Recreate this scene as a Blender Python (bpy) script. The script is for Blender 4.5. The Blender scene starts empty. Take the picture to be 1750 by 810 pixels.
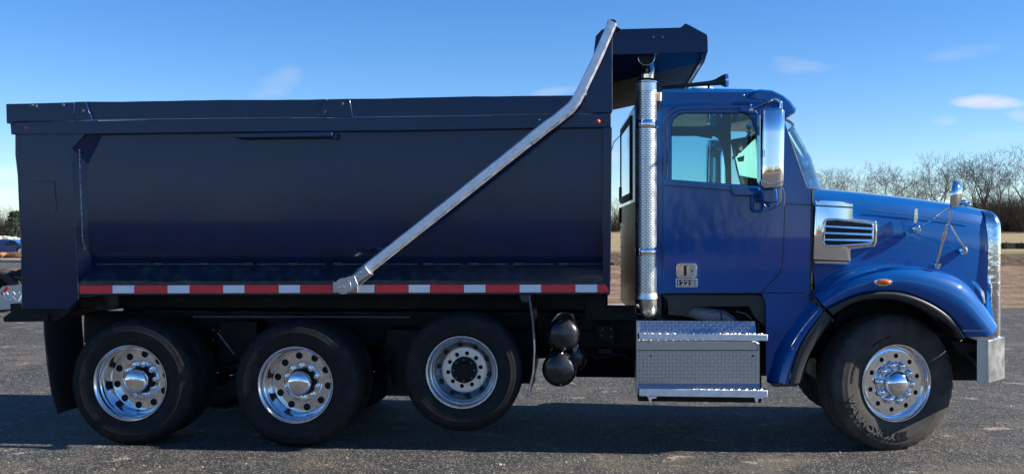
import bpy, bmesh, math, random
from mathutils import Vector, Matrix
from mathutils.geometry import tessellate_polygon
R = math.radians
sc = bpy.context.scene
COL = sc.collection

# ---------------------------------------------------------------- camera
F, CX, HY, TH, D, H = 1800.0, 875.0, 403.0, R(4.6), 8.23, 1.69
cam_d = bpy.data.cameras.new('camera')
cam = bpy.data.objects.new('camera', cam_d); COL.objects.link(cam)
cam.location = (0, -D, H); cam.rotation_euler = (R(90), 0, TH)
cam_d.sensor_width = 36; cam_d.lens = 36 * F / 1750
cam_d.shift_y = (HY - 405.0) / 1750
cam_d.clip_end = 3000; cam_d.clip_start = .05
sc.camera = cam
# ---------------------------------------------------------------- light
SUN_EL, SUN_AZ = 29.0, 90.0          # azimuth clockwise from +Y (the way the camera looks)
SUN_OFF = -0.35                      # a touch to the camera's side
az = R(SUN_AZ - SUN_OFF)
sdir = Vector((math.sin(az) * math.cos(R(SUN_EL)), math.cos(az) * math.cos(R(SUN_EL)), math.sin(R(SUN_EL))))
sun_d = bpy.data.lights.new('sun', 'SUN'); sun_d.energy = 5.0; sun_d.angle = R(.5); sun_d.color = (1, .93, .82)
sun = bpy.data.objects.new('sun', sun_d); COL.objects.link(sun)
sun.location = (20, -5, 30); sun.rotation_euler = sdir.to_track_quat('Z', 'Y').to_euler()
wd = bpy.data.worlds.new('World'); sc.world = wd; wd.use_nodes = True
sc.view_settings.view_transform = 'Standard'; sc.view_settings.look = 'None'
sc.view_settings.gamma = 1; sc.view_settings.use_curve_mapping = False
sc.view_settings.exposure = 1.05
sc.cycles.max_bounces = 8; sc.cycles.transparent_max_bounces = 12

def ray(px, py):
    a, b = (px - CX) / F, (HY - py) / F
    return Vector((-math.sin(TH) + a * math.cos(TH), math.cos(TH) + a * math.sin(TH), b))
def W(px, py, Y=0.0):
    d = ray(px, py); t = (Y + D) / d.y
    return Vector((d.x * t, Y, H + d.z * t))
def X(px, Y=0.0): return W(px, HY, Y).x
def G(px, py):
    d = ray(px, py); t = -H / d.z
    return Vector((d.x * t, -D + d.y * t, 0))

def world_nodes():
    nt = wd.node_tree; nt.nodes.clear(); N = nt.nodes.new; L = nt.links.new
    out = N('ShaderNodeOutputWorld'); bg = N('ShaderNodeBackground'); bg.inputs[1].default_value = .084
    sky = N('ShaderNodeTexSky'); sky.sky_type = 'NISHITA'; sky.sun_disc = False
    sky.sun_elevation = R(SUN_EL); sky.sun_rotation = az; sky.altitude = 1500; sky.air_density = 1.0
    sky.dust_density = .1; sky.ozone_density = 3.8
    hs = N('ShaderNodeHueSaturation'); hs.inputs['Saturation'].default_value = 1.25; hs.inputs['Hue'].default_value = .508; L(sky.outputs[0], hs.inputs['Color'])
    tc = N('ShaderNodeTexCoord')
    # thin cloud puffs: soft ellipses about given directions, broken by noise
    def vm(op, a, b=None):
        n = N('ShaderNodeVectorMath'); n.operation = op; L(a, n.inputs[0])
        if b is not None:
            if hasattr(b, 'links'): L(b, n.inputs[1])
            else: n.inputs[1].default_value = b
        return n
    def m(op, a, b=None, c=None):
        n = N('ShaderNodeMath'); n.operation = op
        for i, v in enumerate((a, b, c)):
            if v is None: continue
            if hasattr(v, 'links'): L(v, n.inputs[i])
            else: n.inputs[i].default_value = v
        return n.outputs[0]
    nz = N('ShaderNodeTexNoise'); nz.inputs['Scale'].default_value = 26; nz.inputs['Detail'].default_value = 6
    mp = N('ShaderNodeMapping'); mp.inputs['Scale'].default_value = (1, 1, 3.0)
    L(tc.outputs['Generated'], mp.inputs[0]); L(mp.outputs[0], nz.inputs['Vector'])
    total = None
    puffs = [(1682, 174, 60, 12, .85, 0), (1618, 206, 24, 10, .30, 0), (1748, 198, 26, 10, .45, 0), (1375, 116, 50, 14, .17, 0), (1340, 104, 22, 8, .12, 0),
             (1640, 92, 80, 12, .14, 10), (1700, 234, 70, 12, .14, 0), (478, 140, 40, 24, .20, 25), (455, 160, 40, 16, .12, 30), (960, 156, 60, 8, .3, 6),
             (18, 295, 50, 9, .45, 0), (10, 330, 60, 8, .3, 0), (1052, 262, 30, 18, .45, 0), (-300, 250, 120, 20, .5, 0), (2050, 190, 120, 18, .6, 0)]
    for (px, py, rx, ry, amp, rot) in puffs:
        d = ray(px, py).normalized()
        r = Vector((math.cos(TH), math.sin(TH), 0)); r = (r - d * r.dot(d)).normalized(); u = r.cross(d).normalized()
        a = R(rot); r2 = r * math.cos(a) + u * math.sin(a); u2 = u * math.cos(a) - r * math.sin(a)
        df = vm('SUBTRACT', tc.outputs['Generated'], tuple(d)).outputs[0]
        qx = m('MULTIPLY', vm('DOT_PRODUCT', df, tuple(r2)).outputs['Value'], F / rx)
        qy = m('MULTIPLY', vm('DOT_PRODUCT', df, tuple(u2)).outputs['Value'], F / ry)
        qd = m('MULTIPLY', vm('DOT_PRODUCT', df, tuple(d)).outputs['Value'], 8.0)
        s = m('ADD', m('ADD', m('MULTIPLY', qx, qx), m('MULTIPLY', qy, qy)), m('MULTIPLY', qd, qd))
        e = m('SUBTRACT', 1.0, m('ADD', s, m('MULTIPLY', m('SUBTRACT', nz.outputs[0], .5), 2.6)))
        e = N('ShaderNodeClamp').inputs[0] and e if False else m('MULTIPLY', m('MAXIMUM', m('MINIMUM', m('MULTIPLY', e, .62), 1.0), 0.0), amp)
        total = e if total is None else m('MAXIMUM', total, e)
    mix = N('ShaderNodeMixRGB'); mix.inputs[2].default_value = (5.6, 5.25, 5.1, 1)
    L(total, mix.inputs[0]); L(hs.outputs[0], mix.inputs[1])
    L(mix.outputs[0], bg.inputs[0]); L(bg.outputs[0], out.inputs[0])
world_nodes()

# ---------------------------------------------------------------- materials
def mat(name, col, rough=.5, metal=0.0, coat=0.0, noise=0.0, nscale=8.0, bump=0.0, bscale=60.0, rvar=0.0, spec=None, coat_r=.03, dirt=None, dscale=3.0, damt=.5, stretch=None, coat_ior=1.5):
    m = bpy.data.materials.new(name); m.use_nodes = True
    nt = m.node_tree; N = nt.nodes.new; L = nt.links.new
    b = nt.nodes['Principled BSDF']
    b.inputs['Base Color'].default_value = (*col, 1); b.inputs['Roughness'].default_value = rough
    b.inputs['Metallic'].default_value = metal; b.inputs['Coat Weight'].default_value = coat; b.inputs['Coat Roughness'].default_value = coat_r; b.inputs['Coat IOR'].default_value = coat_ior
    if spec is not None: b.inputs['Specular IOR Level'].default_value = spec
    tc = N('ShaderNodeTexCoord'); vec = tc.outputs['Object']
    if stretch:
        mp = N('ShaderNodeMapping'); mp.inputs['Scale'].default_value = stretch; L(vec, mp.inputs[0]); vec = mp.outputs[0]
    cur = None
    if noise or rvar:
        n = N('ShaderNodeTexNoise'); n.inputs['Scale'].default_value = nscale; n.inputs['Detail'].default_value = 5; L(vec, n.inputs['Vector'])
    if noise:
        mr = N('ShaderNodeMapRange'); mr.inputs[1].default_value = .3; mr.inputs[2].default_value = .7
        mr.inputs[3].default_value = 1 - noise; mr.inputs[4].default_value = 1 + noise; L(n.outputs[0], mr.inputs[0])
        mx = N('ShaderNodeMixRGB'); mx.blend_type = 'MULTIPLY'; mx.inputs[0].default_value = 1; mx.inputs[1].default_value = (*col, 1)
        L(mr.outputs[0], mx.inputs[2]); cur = mx.outputs[0]
    if rvar:
        mr = N('ShaderNodeMapRange'); mr.inputs[1].default_value = .3; mr.inputs[2].default_value = .7
        mr.inputs[3].default_value = max(0, rough - rvar); mr.inputs[4].default_value = rough + rvar; L(n.outputs[0], mr.inputs[0]); L(mr.outputs[0], b.inputs['Roughness'])
    if dirt:
        n2 = N('ShaderNodeTexNoise'); n2.inputs['Scale'].default_value = dscale; n2.inputs['Detail'].default_value = 7; n2.inputs['Roughness'].default_value = .65; L(vec, n2.inputs['Vector'])
        mr = N('ShaderNodeMapRange'); mr.inputs[1].default_value = .5; mr.inputs[2].default_value = .75; mr.inputs[3].default_value = 0; mr.inputs[4].default_value = damt; L(n2.outputs[0], mr.inputs[0])
        mx = N('ShaderNodeMixRGB'); mx.inputs[2].default_value = (*dirt, 1); L(mr.outputs[0], mx.inputs[0])
        if cur: L(cur, mx.inputs[1])
        else: mx.inputs[1].default_value = (*col, 1)
        cur = mx.outputs[0]
    if cur: L(cur, b.inputs['Base Color'])
    if bump:
        n3 = N('ShaderNodeTexNoise'); n3.inputs['Scale'].default_value = bscale; n3.inputs['Detail'].default_value = 4; L(vec, n3.inputs['Vector'])
        bp = N('ShaderNodeBump'); bp.inputs['Strength'].default_value = bump; bp.inputs['Distance'].default_value = .01
        L(n3.outputs[0], bp.inputs['Height']); L(bp.outputs[0], b.inputs['Normal'])
    return m
def glass(name, tint, refl=.12):
    m = bpy.data.materials.new(name); m.use_nodes = True; nt = m.node_tree; nt.nodes.clear(); N = nt.nodes.new; L = nt.links.new
    o = N('ShaderNodeOutputMaterial'); mx = N('ShaderNodeMixShader'); t = N('ShaderNodeBsdfTransparent'); g = N('ShaderNodeBsdfGlossy')
    t.inputs[0].default_value = (*tint, 1); g.inputs['Roughness'].default_value = .02; g.inputs[0].default_value = (1, 1, 1, 1)
    fr = N('ShaderNodeFresnel'); fr.inputs[0].default_value = 1.5
    L(fr.outputs[0], mx.inputs[0]); L(t.outputs[0], mx.inputs[1]); L(g.outputs[0], mx.inputs[2]); L(mx.outputs[0], o.inputs[0]); return m
M = {}
M['blue'] = mat('blue_paint', (.0006, .080, .305), .42, 0, 1.0, spec=.05, coat_ior=1.5, noise=.05, nscale=3, rvar=.05, bump=.02, bscale=5, dirt=(.10, .11, .14), dscale=2.2, damt=.08)
M['bed'] = mat('black_bed_paint', (.0004, .014, .066), .42, 0, .85, noise=.22, nscale=5, rvar=.08, bump=.035, bscale=2.6, dirt=(.03, .04, .06), dscale=1.6, damt=.12, coat_r=.12, coat_ior=1.45, spec=.15)
M['guard'] = mat('matt_black_paint', (.016, .015, .015), .6, spec=.35, noise=.25, nscale=4, dirt=(.05, .045, .04), dscale=5, damt=.4)
M['ledge'] = mat('dusty_black_paint', (.010, .015, .028), .42, 0, .4, noise=.3, nscale=9, rvar=.1, bump=.06, bscale=40, dirt=(.14, .14, .14), dscale=14, damt=.35)
M['black'] = mat('black_steel', (.005, .005, .006), .55, 0, 0, noise=.3, nscale=10, rvar=.12, dirt=(.02, .018, .017), dscale=6, damt=.5, spec=.3)
M['tank'] = mat('tank_paint', (.012, .013, .016), .28, 0, .3, noise=.2, nscale=12, rvar=.08, dirt=(.08, .075, .07), dscale=9, damt=.35)
M['plastic'] = mat('grey_black_plastic', (.028, .029, .032), .42, 0, 0, noise=.2, nscale=20, bump=.06, bscale=180)
M['rubber'] = mat('tyre_rubber', (.010, .010, .011), .68, 0, 0, spec=.3, noise=.3, nscale=14, bump=.10, bscale=90, dirt=(.045, .04, .035), dscale=7, damt=.4)
M['rubber_front'] = mat('dusty_tyre_rubber', (.050, .046, .042), .75, 0, 0, spec=.3, noise=.25, nscale=9, bump=.08, bscale=70, dirt=(.13, .10, .075), dscale=5, damt=.6)
M['letters'] = mat('tyre_lettering', (.066, .062, .057), .7, noise=.2, nscale=30)
M['chrome'] = mat('chrome', (.88, .88, .90), .06, 1.0, rvar=.03, nscale=20, bump=.01, bscale=8)
M['alu_soft'] = mat('satin_aluminium', (.86, .87, .88), .32, 1.0, rvar=.08, nscale=25)
M['chrome_wavy'] = mat('wavy_chrome', (.86, .86, .87), .10, 1.0, rvar=.04, nscale=20, bump=.35, bscale=16)
M['alu_wheel'] = mat('polished_aluminium', (.80, .81, .83), .14, 1.0, rvar=.06, nscale=25, noise=.05)
M['alu'] = mat('mill_aluminium', (.90, .91, .93), .52, 1.0, rvar=.08, nscale=18, noise=.12, stretch=(1, 1, 1))
M['alu_dull'] = mat('weathered_aluminium', (.52, .52, .51), .40, 1.0, rvar=.08, nscale=9, noise=.08, dirt=(.36, .34, .31), dscale=5, damt=.3)
M['steel_shield'] = mat('stainless_shield', (.93, .92, .90), .34, 1.0, rvar=.06, nscale=16, noise=.06, dirt=(.55, .48, .40), dscale=6, damt=.25)
M['plate'] = mat('diamond_plate', (.58, .59, .61), .30, 1.0)
M['red'] = mat('red_reflective_tape', (.90, .03, .04), .35, 0, .3, noise=.12, nscale=60, dirt=(.25, .03, .03), dscale=30, damt=.4)
M['white'] = mat('white_reflective_tape', (.88, .90, .94), .35, 0, .3, noise=.06, nscale=60)
M['amber'] = mat('amber_lens', (.75, .16, .01), .15, 0, .6, noise=.15, nscale=80)
M['amber_red'] = mat('red_lens', (.5, .06, .02), .25, 0, .5)
M['dark'] = mat('dark_interior', (.012, .014, .016), .7, noise=.2, nscale=10)
M['cabin'] = mat('cabin_trim', (.035, .05, .055), .7, noise=.15, nscale=8)
M['seat'] = mat('seat_fabric', (.03, .035, .04), .9, noise=.3, nscale=40)
M['trim'] = mat('window_rubber', (.008, .009, .012), .5)
M['weld'] = mat('bare_weld', (.42, .44, .48), .5, .6, noise=.4, nscale=120)
M['rear_metal'] = mat('dull_riveted_metal', (.10, .10, .10), .35, 1.0, noise=.15, nscale=6)
M['edge'] = mat('scuffed_edge', (.13, .135, .16), .45, .3, noise=.4, nscale=25)
M['grey'] = mat('grey_housing', (.16, .18, .21), .45, 0, .2, noise=.1, nscale=12)
def sheet_mat():
    m = bpy.data.materials.new('pale_sheet'); m.use_nodes = True; nt = m.node_tree; b = nt.nodes['Principled BSDF']; b.inputs['Base Color'].default_value = (.72, .86, .76, 1); b.inputs['Roughness'].default_value = .8
    t = nt.nodes.new('ShaderNodeBsdfTranslucent'); t.inputs[0].default_value = (.72, .90, .78, 1); x = nt.nodes.new('ShaderNodeMixShader'); x.inputs[0].default_value = .6
    nt.links.new(b.outputs[0], x.inputs[1]); nt.links.new(t.outputs[0], x.inputs[2]); nt.links.new(x.outputs[0], nt.nodes['Material Output'].inputs[0]); return m
M['sheet'] = sheet_mat()
M['paper'] = mat('white_paper', (.8, .8, .74), .8); M['brown'] = mat('brown_label', (.22, .15, .08), .8); M['redlabel'] = mat('red_label', (.6, .12, .06), .7)
M['hazel'] = mat('beige_lamp', (.62, .55, .42), .4)
M['glass'] = glass('tinted_window_glass', (.60, .80, .82)); M['glass2'] = glass('far_window_glass', (.78, .95, .99)); M['wind'] = glass('windscreen_glass', (.70, .90, .88))
M['lens'] = mat('headlight_lens', (.75, .8, .85), .08, .3, 1.0)
M['platebg'] = mat('emblem_black', (.01, .01, .012), .3); M['silver'] = mat('emblem_silver', (.72, .73, .75), .25, .8)

# ---------------------------------------------------------------- mesh helpers
ORG = {}
class MB:
    def __init__(s): s.v, s.f = [], []
    def add(s, vs, fs):
        n = len(s.v); s.v += [Vector(v) for v in vs]; s.f += [tuple(i + n for i in f) for f in fs]; return s
    def box(s, a, b):
        x0, y0, z0 = a; x1, y1, z1 = b
        return s.add([(x0, y0, z0), (x1, y0, z0), (x1, y1, z0), (x0, y1, z0), (x0, y0, z1), (x1, y0, z1), (x1, y1, z1), (x0, y1, z1)],
                     [(0, 3, 2, 1), (4, 5, 6, 7), (0, 1, 5, 4), (1, 2, 6, 5), (2, 3, 7, 6), (3, 0, 4, 7)])
    def pbox(s, x0, y0, x1, y1, Y0, Y1):          # a box whose near face has the given outline at depth Y0
        a, b = W(x0, y1, Y0), W(x1, y0, Y0); return s.box((a.x, Y0, a.z), (b.x, Y1, b.z))
    def poly(s, outer, Y0, Y1, holes=()):          # world XZ outlines, extruded in Y
        loops = [[Vector((p[0], p[1], 0)) for p in lp] for lp in [outer, *holes]]
        flat = [p for lp in loops for p in lp]; n = len(flat)
        tris = tessellate_polygon(loops)
        vs = [(p.x, Y0, p.y) for p in flat] + [(p.x, Y1, p.y) for p in flat]; fs = []
        for t in tris:
            a, b, c = t
            cr = (flat[b] - flat[a]).cross(flat[c] - flat[a]).z
            if cr < 0: a, c = c, a
            fs.append((a, b, c)); fs.append((a + n, c + n, b + n))
        k = 0
        for li, lp in enumerate(loops):
            m = len(lp); area = sum(lp[i].x * lp[(i + 1) % m].y - lp[(i + 1) % m].x * lp[i].y for i in range(m))
            ccw = (area > 0) == (li == 0)
            for i in range(m):
                a, b = k + i, k + (i + 1) % m
                fs.append((b, a, a + n, b + n) if ccw else (a, b, b + n, a + n))
            k += m
        return s.add(vs, fs)
    def ppoly(s, outer, Y0, Y1, holes=()):
        cv = lambda lp: [(W(p[0], p[1], Y0).x, W(p[0], p[1], Y0).z) for p in lp]
        return s.poly(cv(outer), Y0, Y1, [cv(h) for h in holes])
    def loft(s, rings, closed=True, cap=True):
        m = len(rings[0]); vs = [p for r in rings for p in r]; fs = []
        for i in range(len(rings) - 1):
            for j in range(m if closed else m - 1):
                a, b = i * m + j, i * m + (j + 1) % m
                fs.append((a, b, b + m, a + m))
        if cap and closed:
            fs.append(tuple(reversed(range(m)))); fs.append(tuple(range((len(rings) - 1) * m, len(rings) * m)))
        return s.add(vs, fs)
    def tube(s, pts, r, n=8, cap=True):
        pts = [Vector(p) for p in pts]; rr = r if isinstance(r, (list, tuple)) else [r] * len(pts)
        rings = []; ref = None
        for i, p in enumerate(pts):
            t = (pts[min(i + 1, len(pts) - 1)] - pts[max(i - 1, 0)]).normalized()
            if ref is None: ref = Vector((0, 1, 0)) if abs(t.y) < .9 else Vector((1, 0, 0))
            u = (ref - t * ref.dot(t)).normalized(); w = t.cross(u); ref = u
            rings.append([p + (u * math.cos(2 * math.pi * k / n) + w * math.sin(2 * math.pi * k / n)) * rr[i] for k in range(n)])
        return s.loft(rings, True, cap)
    def lathe(s, prof, c=(0, 0, 0), n=48, axis='Y'):   # prof: (r, y) list; axis along Y (or Z)
        c = Vector(c); rings = []
        for (r, y) in prof:
            ring = []
            for k in range(n):
                a = 2 * math.pi * k / n
                ring.append(c + (Vector((r * math.cos(a), y, r * math.sin(a))) if axis == 'Y' else Vector((r * math.cos(a), -r * math.sin(a), y)) if axis == 'Z' else Vector((y, r * math.sin(a), r * math.cos(a)))))
            rings.append(ring)
        return s.loft(rings, True, False)
    def sphere(s, c, r, n=12, sq=(1, 1, 1)):
        c = Vector(c); rings = []
        for i in range(1, n):
            t = math.pi * i / n
            rings.append([c + Vector((r * sq[0] * math.sin(t) * math.cos(2 * math.pi * k / (2 * n)), r * sq[1] * math.sin(t) * math.sin(2 * math.pi * k / (2 * n)), r * sq[2] * math.cos(t))) for k in range(2 * n)])
        s.loft(rings, True, True); return s
    def build(s, name, m, parent=None, bevel=0, seg=2, ang=35, sub=0, smooth=True, org=None, fix=True):
        me = bpy.data.meshes.new(name)
        if org is None:
            lo = Vector([min(v[i] for v in s.v) for i in range(3)]); hi = Vector([max(v[i] for v in s.v) for i in range(3)]); org = (lo + hi) / 2
        org = Vector(org)
        me.from_pydata([v - org for v in s.v], [], s.f)
        if fix:
            bm = bmesh.new(); bm.from_mesh(me)
            bmesh.ops.remove_doubles(bm, verts=bm.verts, dist=1e-5)
            bmesh.ops.recalc_face_normals(bm, faces=bm.faces); bm.to_mesh(me); bm.free()
        if smooth:
            me.polygons.foreach_set('use_smooth', [True] * len(me.polygons))
            if ang < 180: me.set_sharp_from_angle(angle=R(ang))
        me.materials.append(m)
        o = bpy.data.objects.new(name, me); COL.objects.link(o)
        ORG[o] = org
        if parent: o.parent = parent; o.location = org - ORG[parent]
        else: o.location = org
        if bevel:
            b = o.modifiers.new('bevel', 'BEVEL'); b.width = bevel; b.segments = seg; b.limit_method = 'ANGLE'; b.angle_limit = R(30)
        if sub:
            u = o.modifiers.new('subd', 'SUBSURF'); u.levels = sub; u.render_levels = sub
        return o
def tag(o, label=None, cat=None, group=None, kind=None):
    for k, v in (('label', label), ('category', cat), ('group', group), ('kind', kind)):
        if v: o[k] = v
    return o
def empty(name, loc, label, cat, group=None):
    o = bpy.data.objects.new(name, None); COL.objects.link(o); o.location = loc; ORG[o] = Vector(loc); o.empty_display_size = .3
    return tag(o, label, cat, group)
def copy_tree(o, parent=None):
    c = o.copy(); COL.objects.link(c)
    if parent: c.parent = parent
    for ch in list(o.children): copy_tree(ch, c)
    return c
def text_mesh(txt, size, extrude=0.0, bold=.018):
    cu = bpy.data.curves.new('lettering', 'FONT'); cu.body = txt; cu.size = size; cu.extrude = extrude; cu.resolution_u = 3; cu.offset = bold * size
    o = bpy.data.objects.new('lettering', cu); COL.objects.link(o)
    dg = bpy.context.evaluated_depsgraph_get(); me = o.evaluated_get(dg).to_mesh()
    vs = [v.co.copy() for v in me.vertices]; fs = [tuple(p.vertices) for p in me.polygons]
    bpy.data.objects.remove(o); bpy.data.curves.remove(cu)
    return vs, fs
def circ(c, r, n=12, a0=0): return [(c[0] + r * math.cos(a0 + 2 * math.pi * k / n), c[1] + r * math.sin(a0 + 2 * math.pi * k / n)) for k in range(n)]

exec_order = []
# ================================================================ GROUND
def ground():
    m = bpy.data.materials.new('asphalt'); m.use_nodes = True; nt = m.node_tree; N = nt.nodes.new; L = nt.links.new; b = nt.nodes['Principled BSDF']
    tc = N('ShaderNodeTexCoord')
    def noise(scale, det=4, rough=.5, st=None):
        n = N('ShaderNodeTexNoise'); n.inputs['Scale'].default_value = scale; n.inputs['Detail'].default_value = det; n.inputs['Roughness'].default_value = rough
        if st:
            mp = N('ShaderNodeMapping'); mp.inputs['Scale'].default_value = st; L(tc.outputs['Object'], mp.inputs[0]); L(mp.outputs[0], n.inputs['Vector'])
        else: L(tc.outputs['Object'], n.inputs['Vector'])
        return n.outputs[0]
    def rng(v, a, b_, c, d):
        r = N('ShaderNodeMapRange'); r.inputs[1].default_value = a; r.inputs[2].default_value = b_; r.inputs[3].default_value = c; r.inputs[4].default_value = d; L(v, r.inputs[0]); return r.outputs[0]
    def mix(f, a, c, bl='MIX'):
        x = N('ShaderNodeMixRGB'); x.blend_type = bl
        for i, v in enumerate((f, a, c)):
            if hasattr(v, 'links'): L(v, x.inputs[i])
            elif isinstance(v, tuple): x.inputs[i].default_value = (*v, 1)
            else: x.inputs[i].default_value = v
        return x.outputs[0]
    vo = N('ShaderNodeTexVoronoi'); vo.inputs['Scale'].default_value = 72; L(tc.outputs['Object'], vo.inputs['Vector'])
    base = mix(rng(noise(.5, 5), .3, .7, 0, 1), (.027, .027, .029), (.072, .069, .065))
    stone = mix(rng(vo.outputs['Color'], .62, .9, 0, 1), base, (.25, .235, .21))
    sx = N('ShaderNodeSeparateColor'); L(vo.outputs['Color'], sx.inputs[0])
    stone = mix(1.0, stone, rng(sx.outputs[1], 0, 1, .40, 1.55), 'MULTIPLY')
    stone = mix(rng(noise(140, 2), .35, .65, 0, .7), stone, (.028, .028, .028))
    stone = mix(rng(noise(26, 3, .7), .60, .72, 0, .55), stone, (.26, .245, .22)); stone = mix(rng(noise(33, 3, .7, (1, 1.3, 1)), .60, .70, 0, .6), stone, (.035, .035, .036))
    dust = mix(rng(noise(1.1, 8, .70), .50, .66, 0, .6), stone, (.19, .155, .115))
    spots = mix(rng(noise(2.4, 6, .72), .60, .67, 0, .85), dust, (.40, .33, .24))
    L(spots, b.inputs['Base Color']); b.inputs['Roughness'].default_value = .82; b.inputs['Specular IOR Level'].default_value = .35
    bp = N('ShaderNodeBump'); bp.inputs['Strength'].default_value = .8; bp.inputs['Distance'].default_value = .014
    hh = N('ShaderNodeMath'); hh.operation = 'ADD'; L(vo.outputs['Distance'], hh.inputs[0]); L(noise(180, 3), hh.inputs[1]); L(hh.outputs[0], bp.inputs['Height']); L(bp.outputs[0], b.inputs['Normal'])
    # asphalt lot: a gently uneven sheet
    rnd = random.Random(4); mb = MB(); xs = [-70, -40, -20] + [-10 + i * .5 for i in range(41)] + [20, 40, 70]; ys = [-45, -25, -14] + [-9 + i * .5 for i in range(53)]
    def edge(x): return 17.3 + max(0, -x - 3) * .5 + .25 * math.sin(x * 1.3) + .15 * math.sin(x * 3.1 + 1)
    rows = []
    for y in ys: rows.append([Vector((x, min(y, edge(x)) if y > 15 else y, 0)) for x in xs])
    rows.append([Vector((x, edge(x), 0)) for x in xs])
    mb.loft(rows, False, False)
    tag(mb.build('asphalt_lot', m, None, fix=True, org=(0, 0, 0)), kind='structure')
    # field beyond the lot: one sheet to the horizon
    fm = bpy.data.materials.new('field_soil'); fm.use_nodes = True; nt = fm.node_tree; N = nt.nodes.new; L = nt.links.new; b = nt.nodes['Principled BSDF']; tc = N('ShaderNodeTexCoord')
    sep = N('ShaderNodeSeparateXYZ'); L(tc.outputs['Object'], sep.inputs[0])
    wob = noise(.25, 3)
    ya = N('ShaderNodeMath'); ya.operation = 'MULTIPLY_ADD'; L(wob, ya.inputs[0]); ya.inputs[1].default_value = 7.0; L(sep.outputs[1], ya.inputs[2])
    yv = N('ShaderNodeMath'); yv.operation = 'SUBTRACT'; L(ya.outputs[0], yv.inputs[0]); yv.inputs[1].default_value = 3.5; yv = yv.outputs[0]
    soil = mix(rng(noise(1.6, 6, .65, (.5, 1, 1)), .35, .68, 0, 1), (.13, .085, .055), (.30, .215, .145))
    dark = mix(rng(noise(3.5, 5, .6), .35, .65, 0, 1), (.05, .034, .025), (.16, .115, .08))
    straw = mix(rng(noise(2.5, 5, .7, (.3, 1, 1)), .3, .7, 0, 1), (.20, .155, .085), (.40, .32, .19))
    green = mix(rng(noise(1.2, 5, .7), .35, .65, 0, 1), (.13, .14, .05), (.27, .23, .12))
    c = mix(rng(yv, 52, 54, 0, 1), soil, dark); c = mix(rng(yv, 82, 88, 0, 1), c, green); c = mix(rng(yv, 112, 120, 0, 1), c, straw)
    L(c, b.inputs['Base Color']); b.inputs['Roughness'].default_value = .95; b.inputs['Specular IOR Level'].default_value = .1
    bp = N('ShaderNodeBump'); bp.inputs['Strength'].default_value = .8; bp.inputs['Distance'].default_value = .12; L(noise(2.2, 7, .65), bp.inputs['Height']); L(bp.outputs[0], b.inputs['Normal'])
    def hgt(x, y):
        if y < 17: return -.06
        z = -.06
        k = min(1, (y - 17) / 3)
        if y < 60: z += k * (.05 * math.sin(y * 2.1 + .6 * math.sin(x * .4)) + rnd.uniform(-.05, .06))
        elif y < 86: z += .30 * math.sin(y * 1.5 + .3 * math.sin(x * .7)) * .8 + rnd.uniform(-.09, .12)
        if y > 125: z += 2.6 * min(1, (y - 125) / 45)
        return z
    xs = [-1200, -500, -200, -100, -60] + [-40 + i * .8 for i in range(128)] + [75, 100, 160, 300, 600, 1200]
    ys = [-1200, -300, -60, 0, 14] + [16.5 + i * .5 for i in range(90)] + [62 + i * .9 for i in range(30)] + [92, 100, 110, 125, 135, 150, 170, 200, 400, 900, 1800]
    mb = MB(); mb.loft([[Vector((x, y, hgt(x, y))) for x in xs] for y in ys], False, False)
    tag(mb.build('field', fm, None, org=(0, 0, 0), ang=180), kind='structure')
    # pale gravel shoulder
    gm = mat('gravel', (.36, .33, .28), .9, noise=.35, nscale=6, bump=.5, bscale=20)
    mb = MB(); xs = [-12 + i * .6 for i in range(24)]
    mb.loft([[Vector((x, edge(x) - .25, .006)) for x in xs], [Vector((x, edge(x) + .05, .03)) for x in xs], [Vector((x, edge(x) + (.75 if x < 6 else .25) + .2 * math.sin(x * 2.3), -.02)) for x in xs]], False, False)
    tag(mb.build('gravel_shoulder', gm, None, org=(0, 0, 0)), kind='structure')
ground()
def grit():
    rnd = random.Random(12); q = MB()
    for i in range(520):
        x, y = rnd.uniform(-6, 6.5), rnd.uniform(-3.2, 6) if i % 3 else rnd.uniform(-2.6, -.3); s_ = rnd.uniform(.004, .012) * (1 + .6 * (i % 17 == 0)); c = Vector((x, y, s_ * .35)); q.add([c + Vector((math.cos(a + i) * s_ * rnd.uniform(.7, 1.2), math.sin(a + i) * s_ * rnd.uniform(.7, 1.2), -s_ * .3)) for a in (0, 1.3, 2.6, 3.9, 5.2)] + [c + Vector((0, 0, s_ * .6))], [(0, 1, 5), (1, 2, 5), (2, 3, 5), (3, 4, 5), (4, 0, 5)])
    tag(q.build('loose_grit', mat('pale_stone', (.34, .31, .27), .9, noise=.3, nscale=3), None, smooth=False, fix=False), kind='stuff')
grit()

# ================================================================ DUMP TRUCK
truck = empty('dump_truck', (0, 1.25, 0), 'parked dump truck with blue cab and hood, black dump bed and silver tarp arm', 'dump truck')
YM = 1.25
def mir(y): return 2 * YM - y

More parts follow.
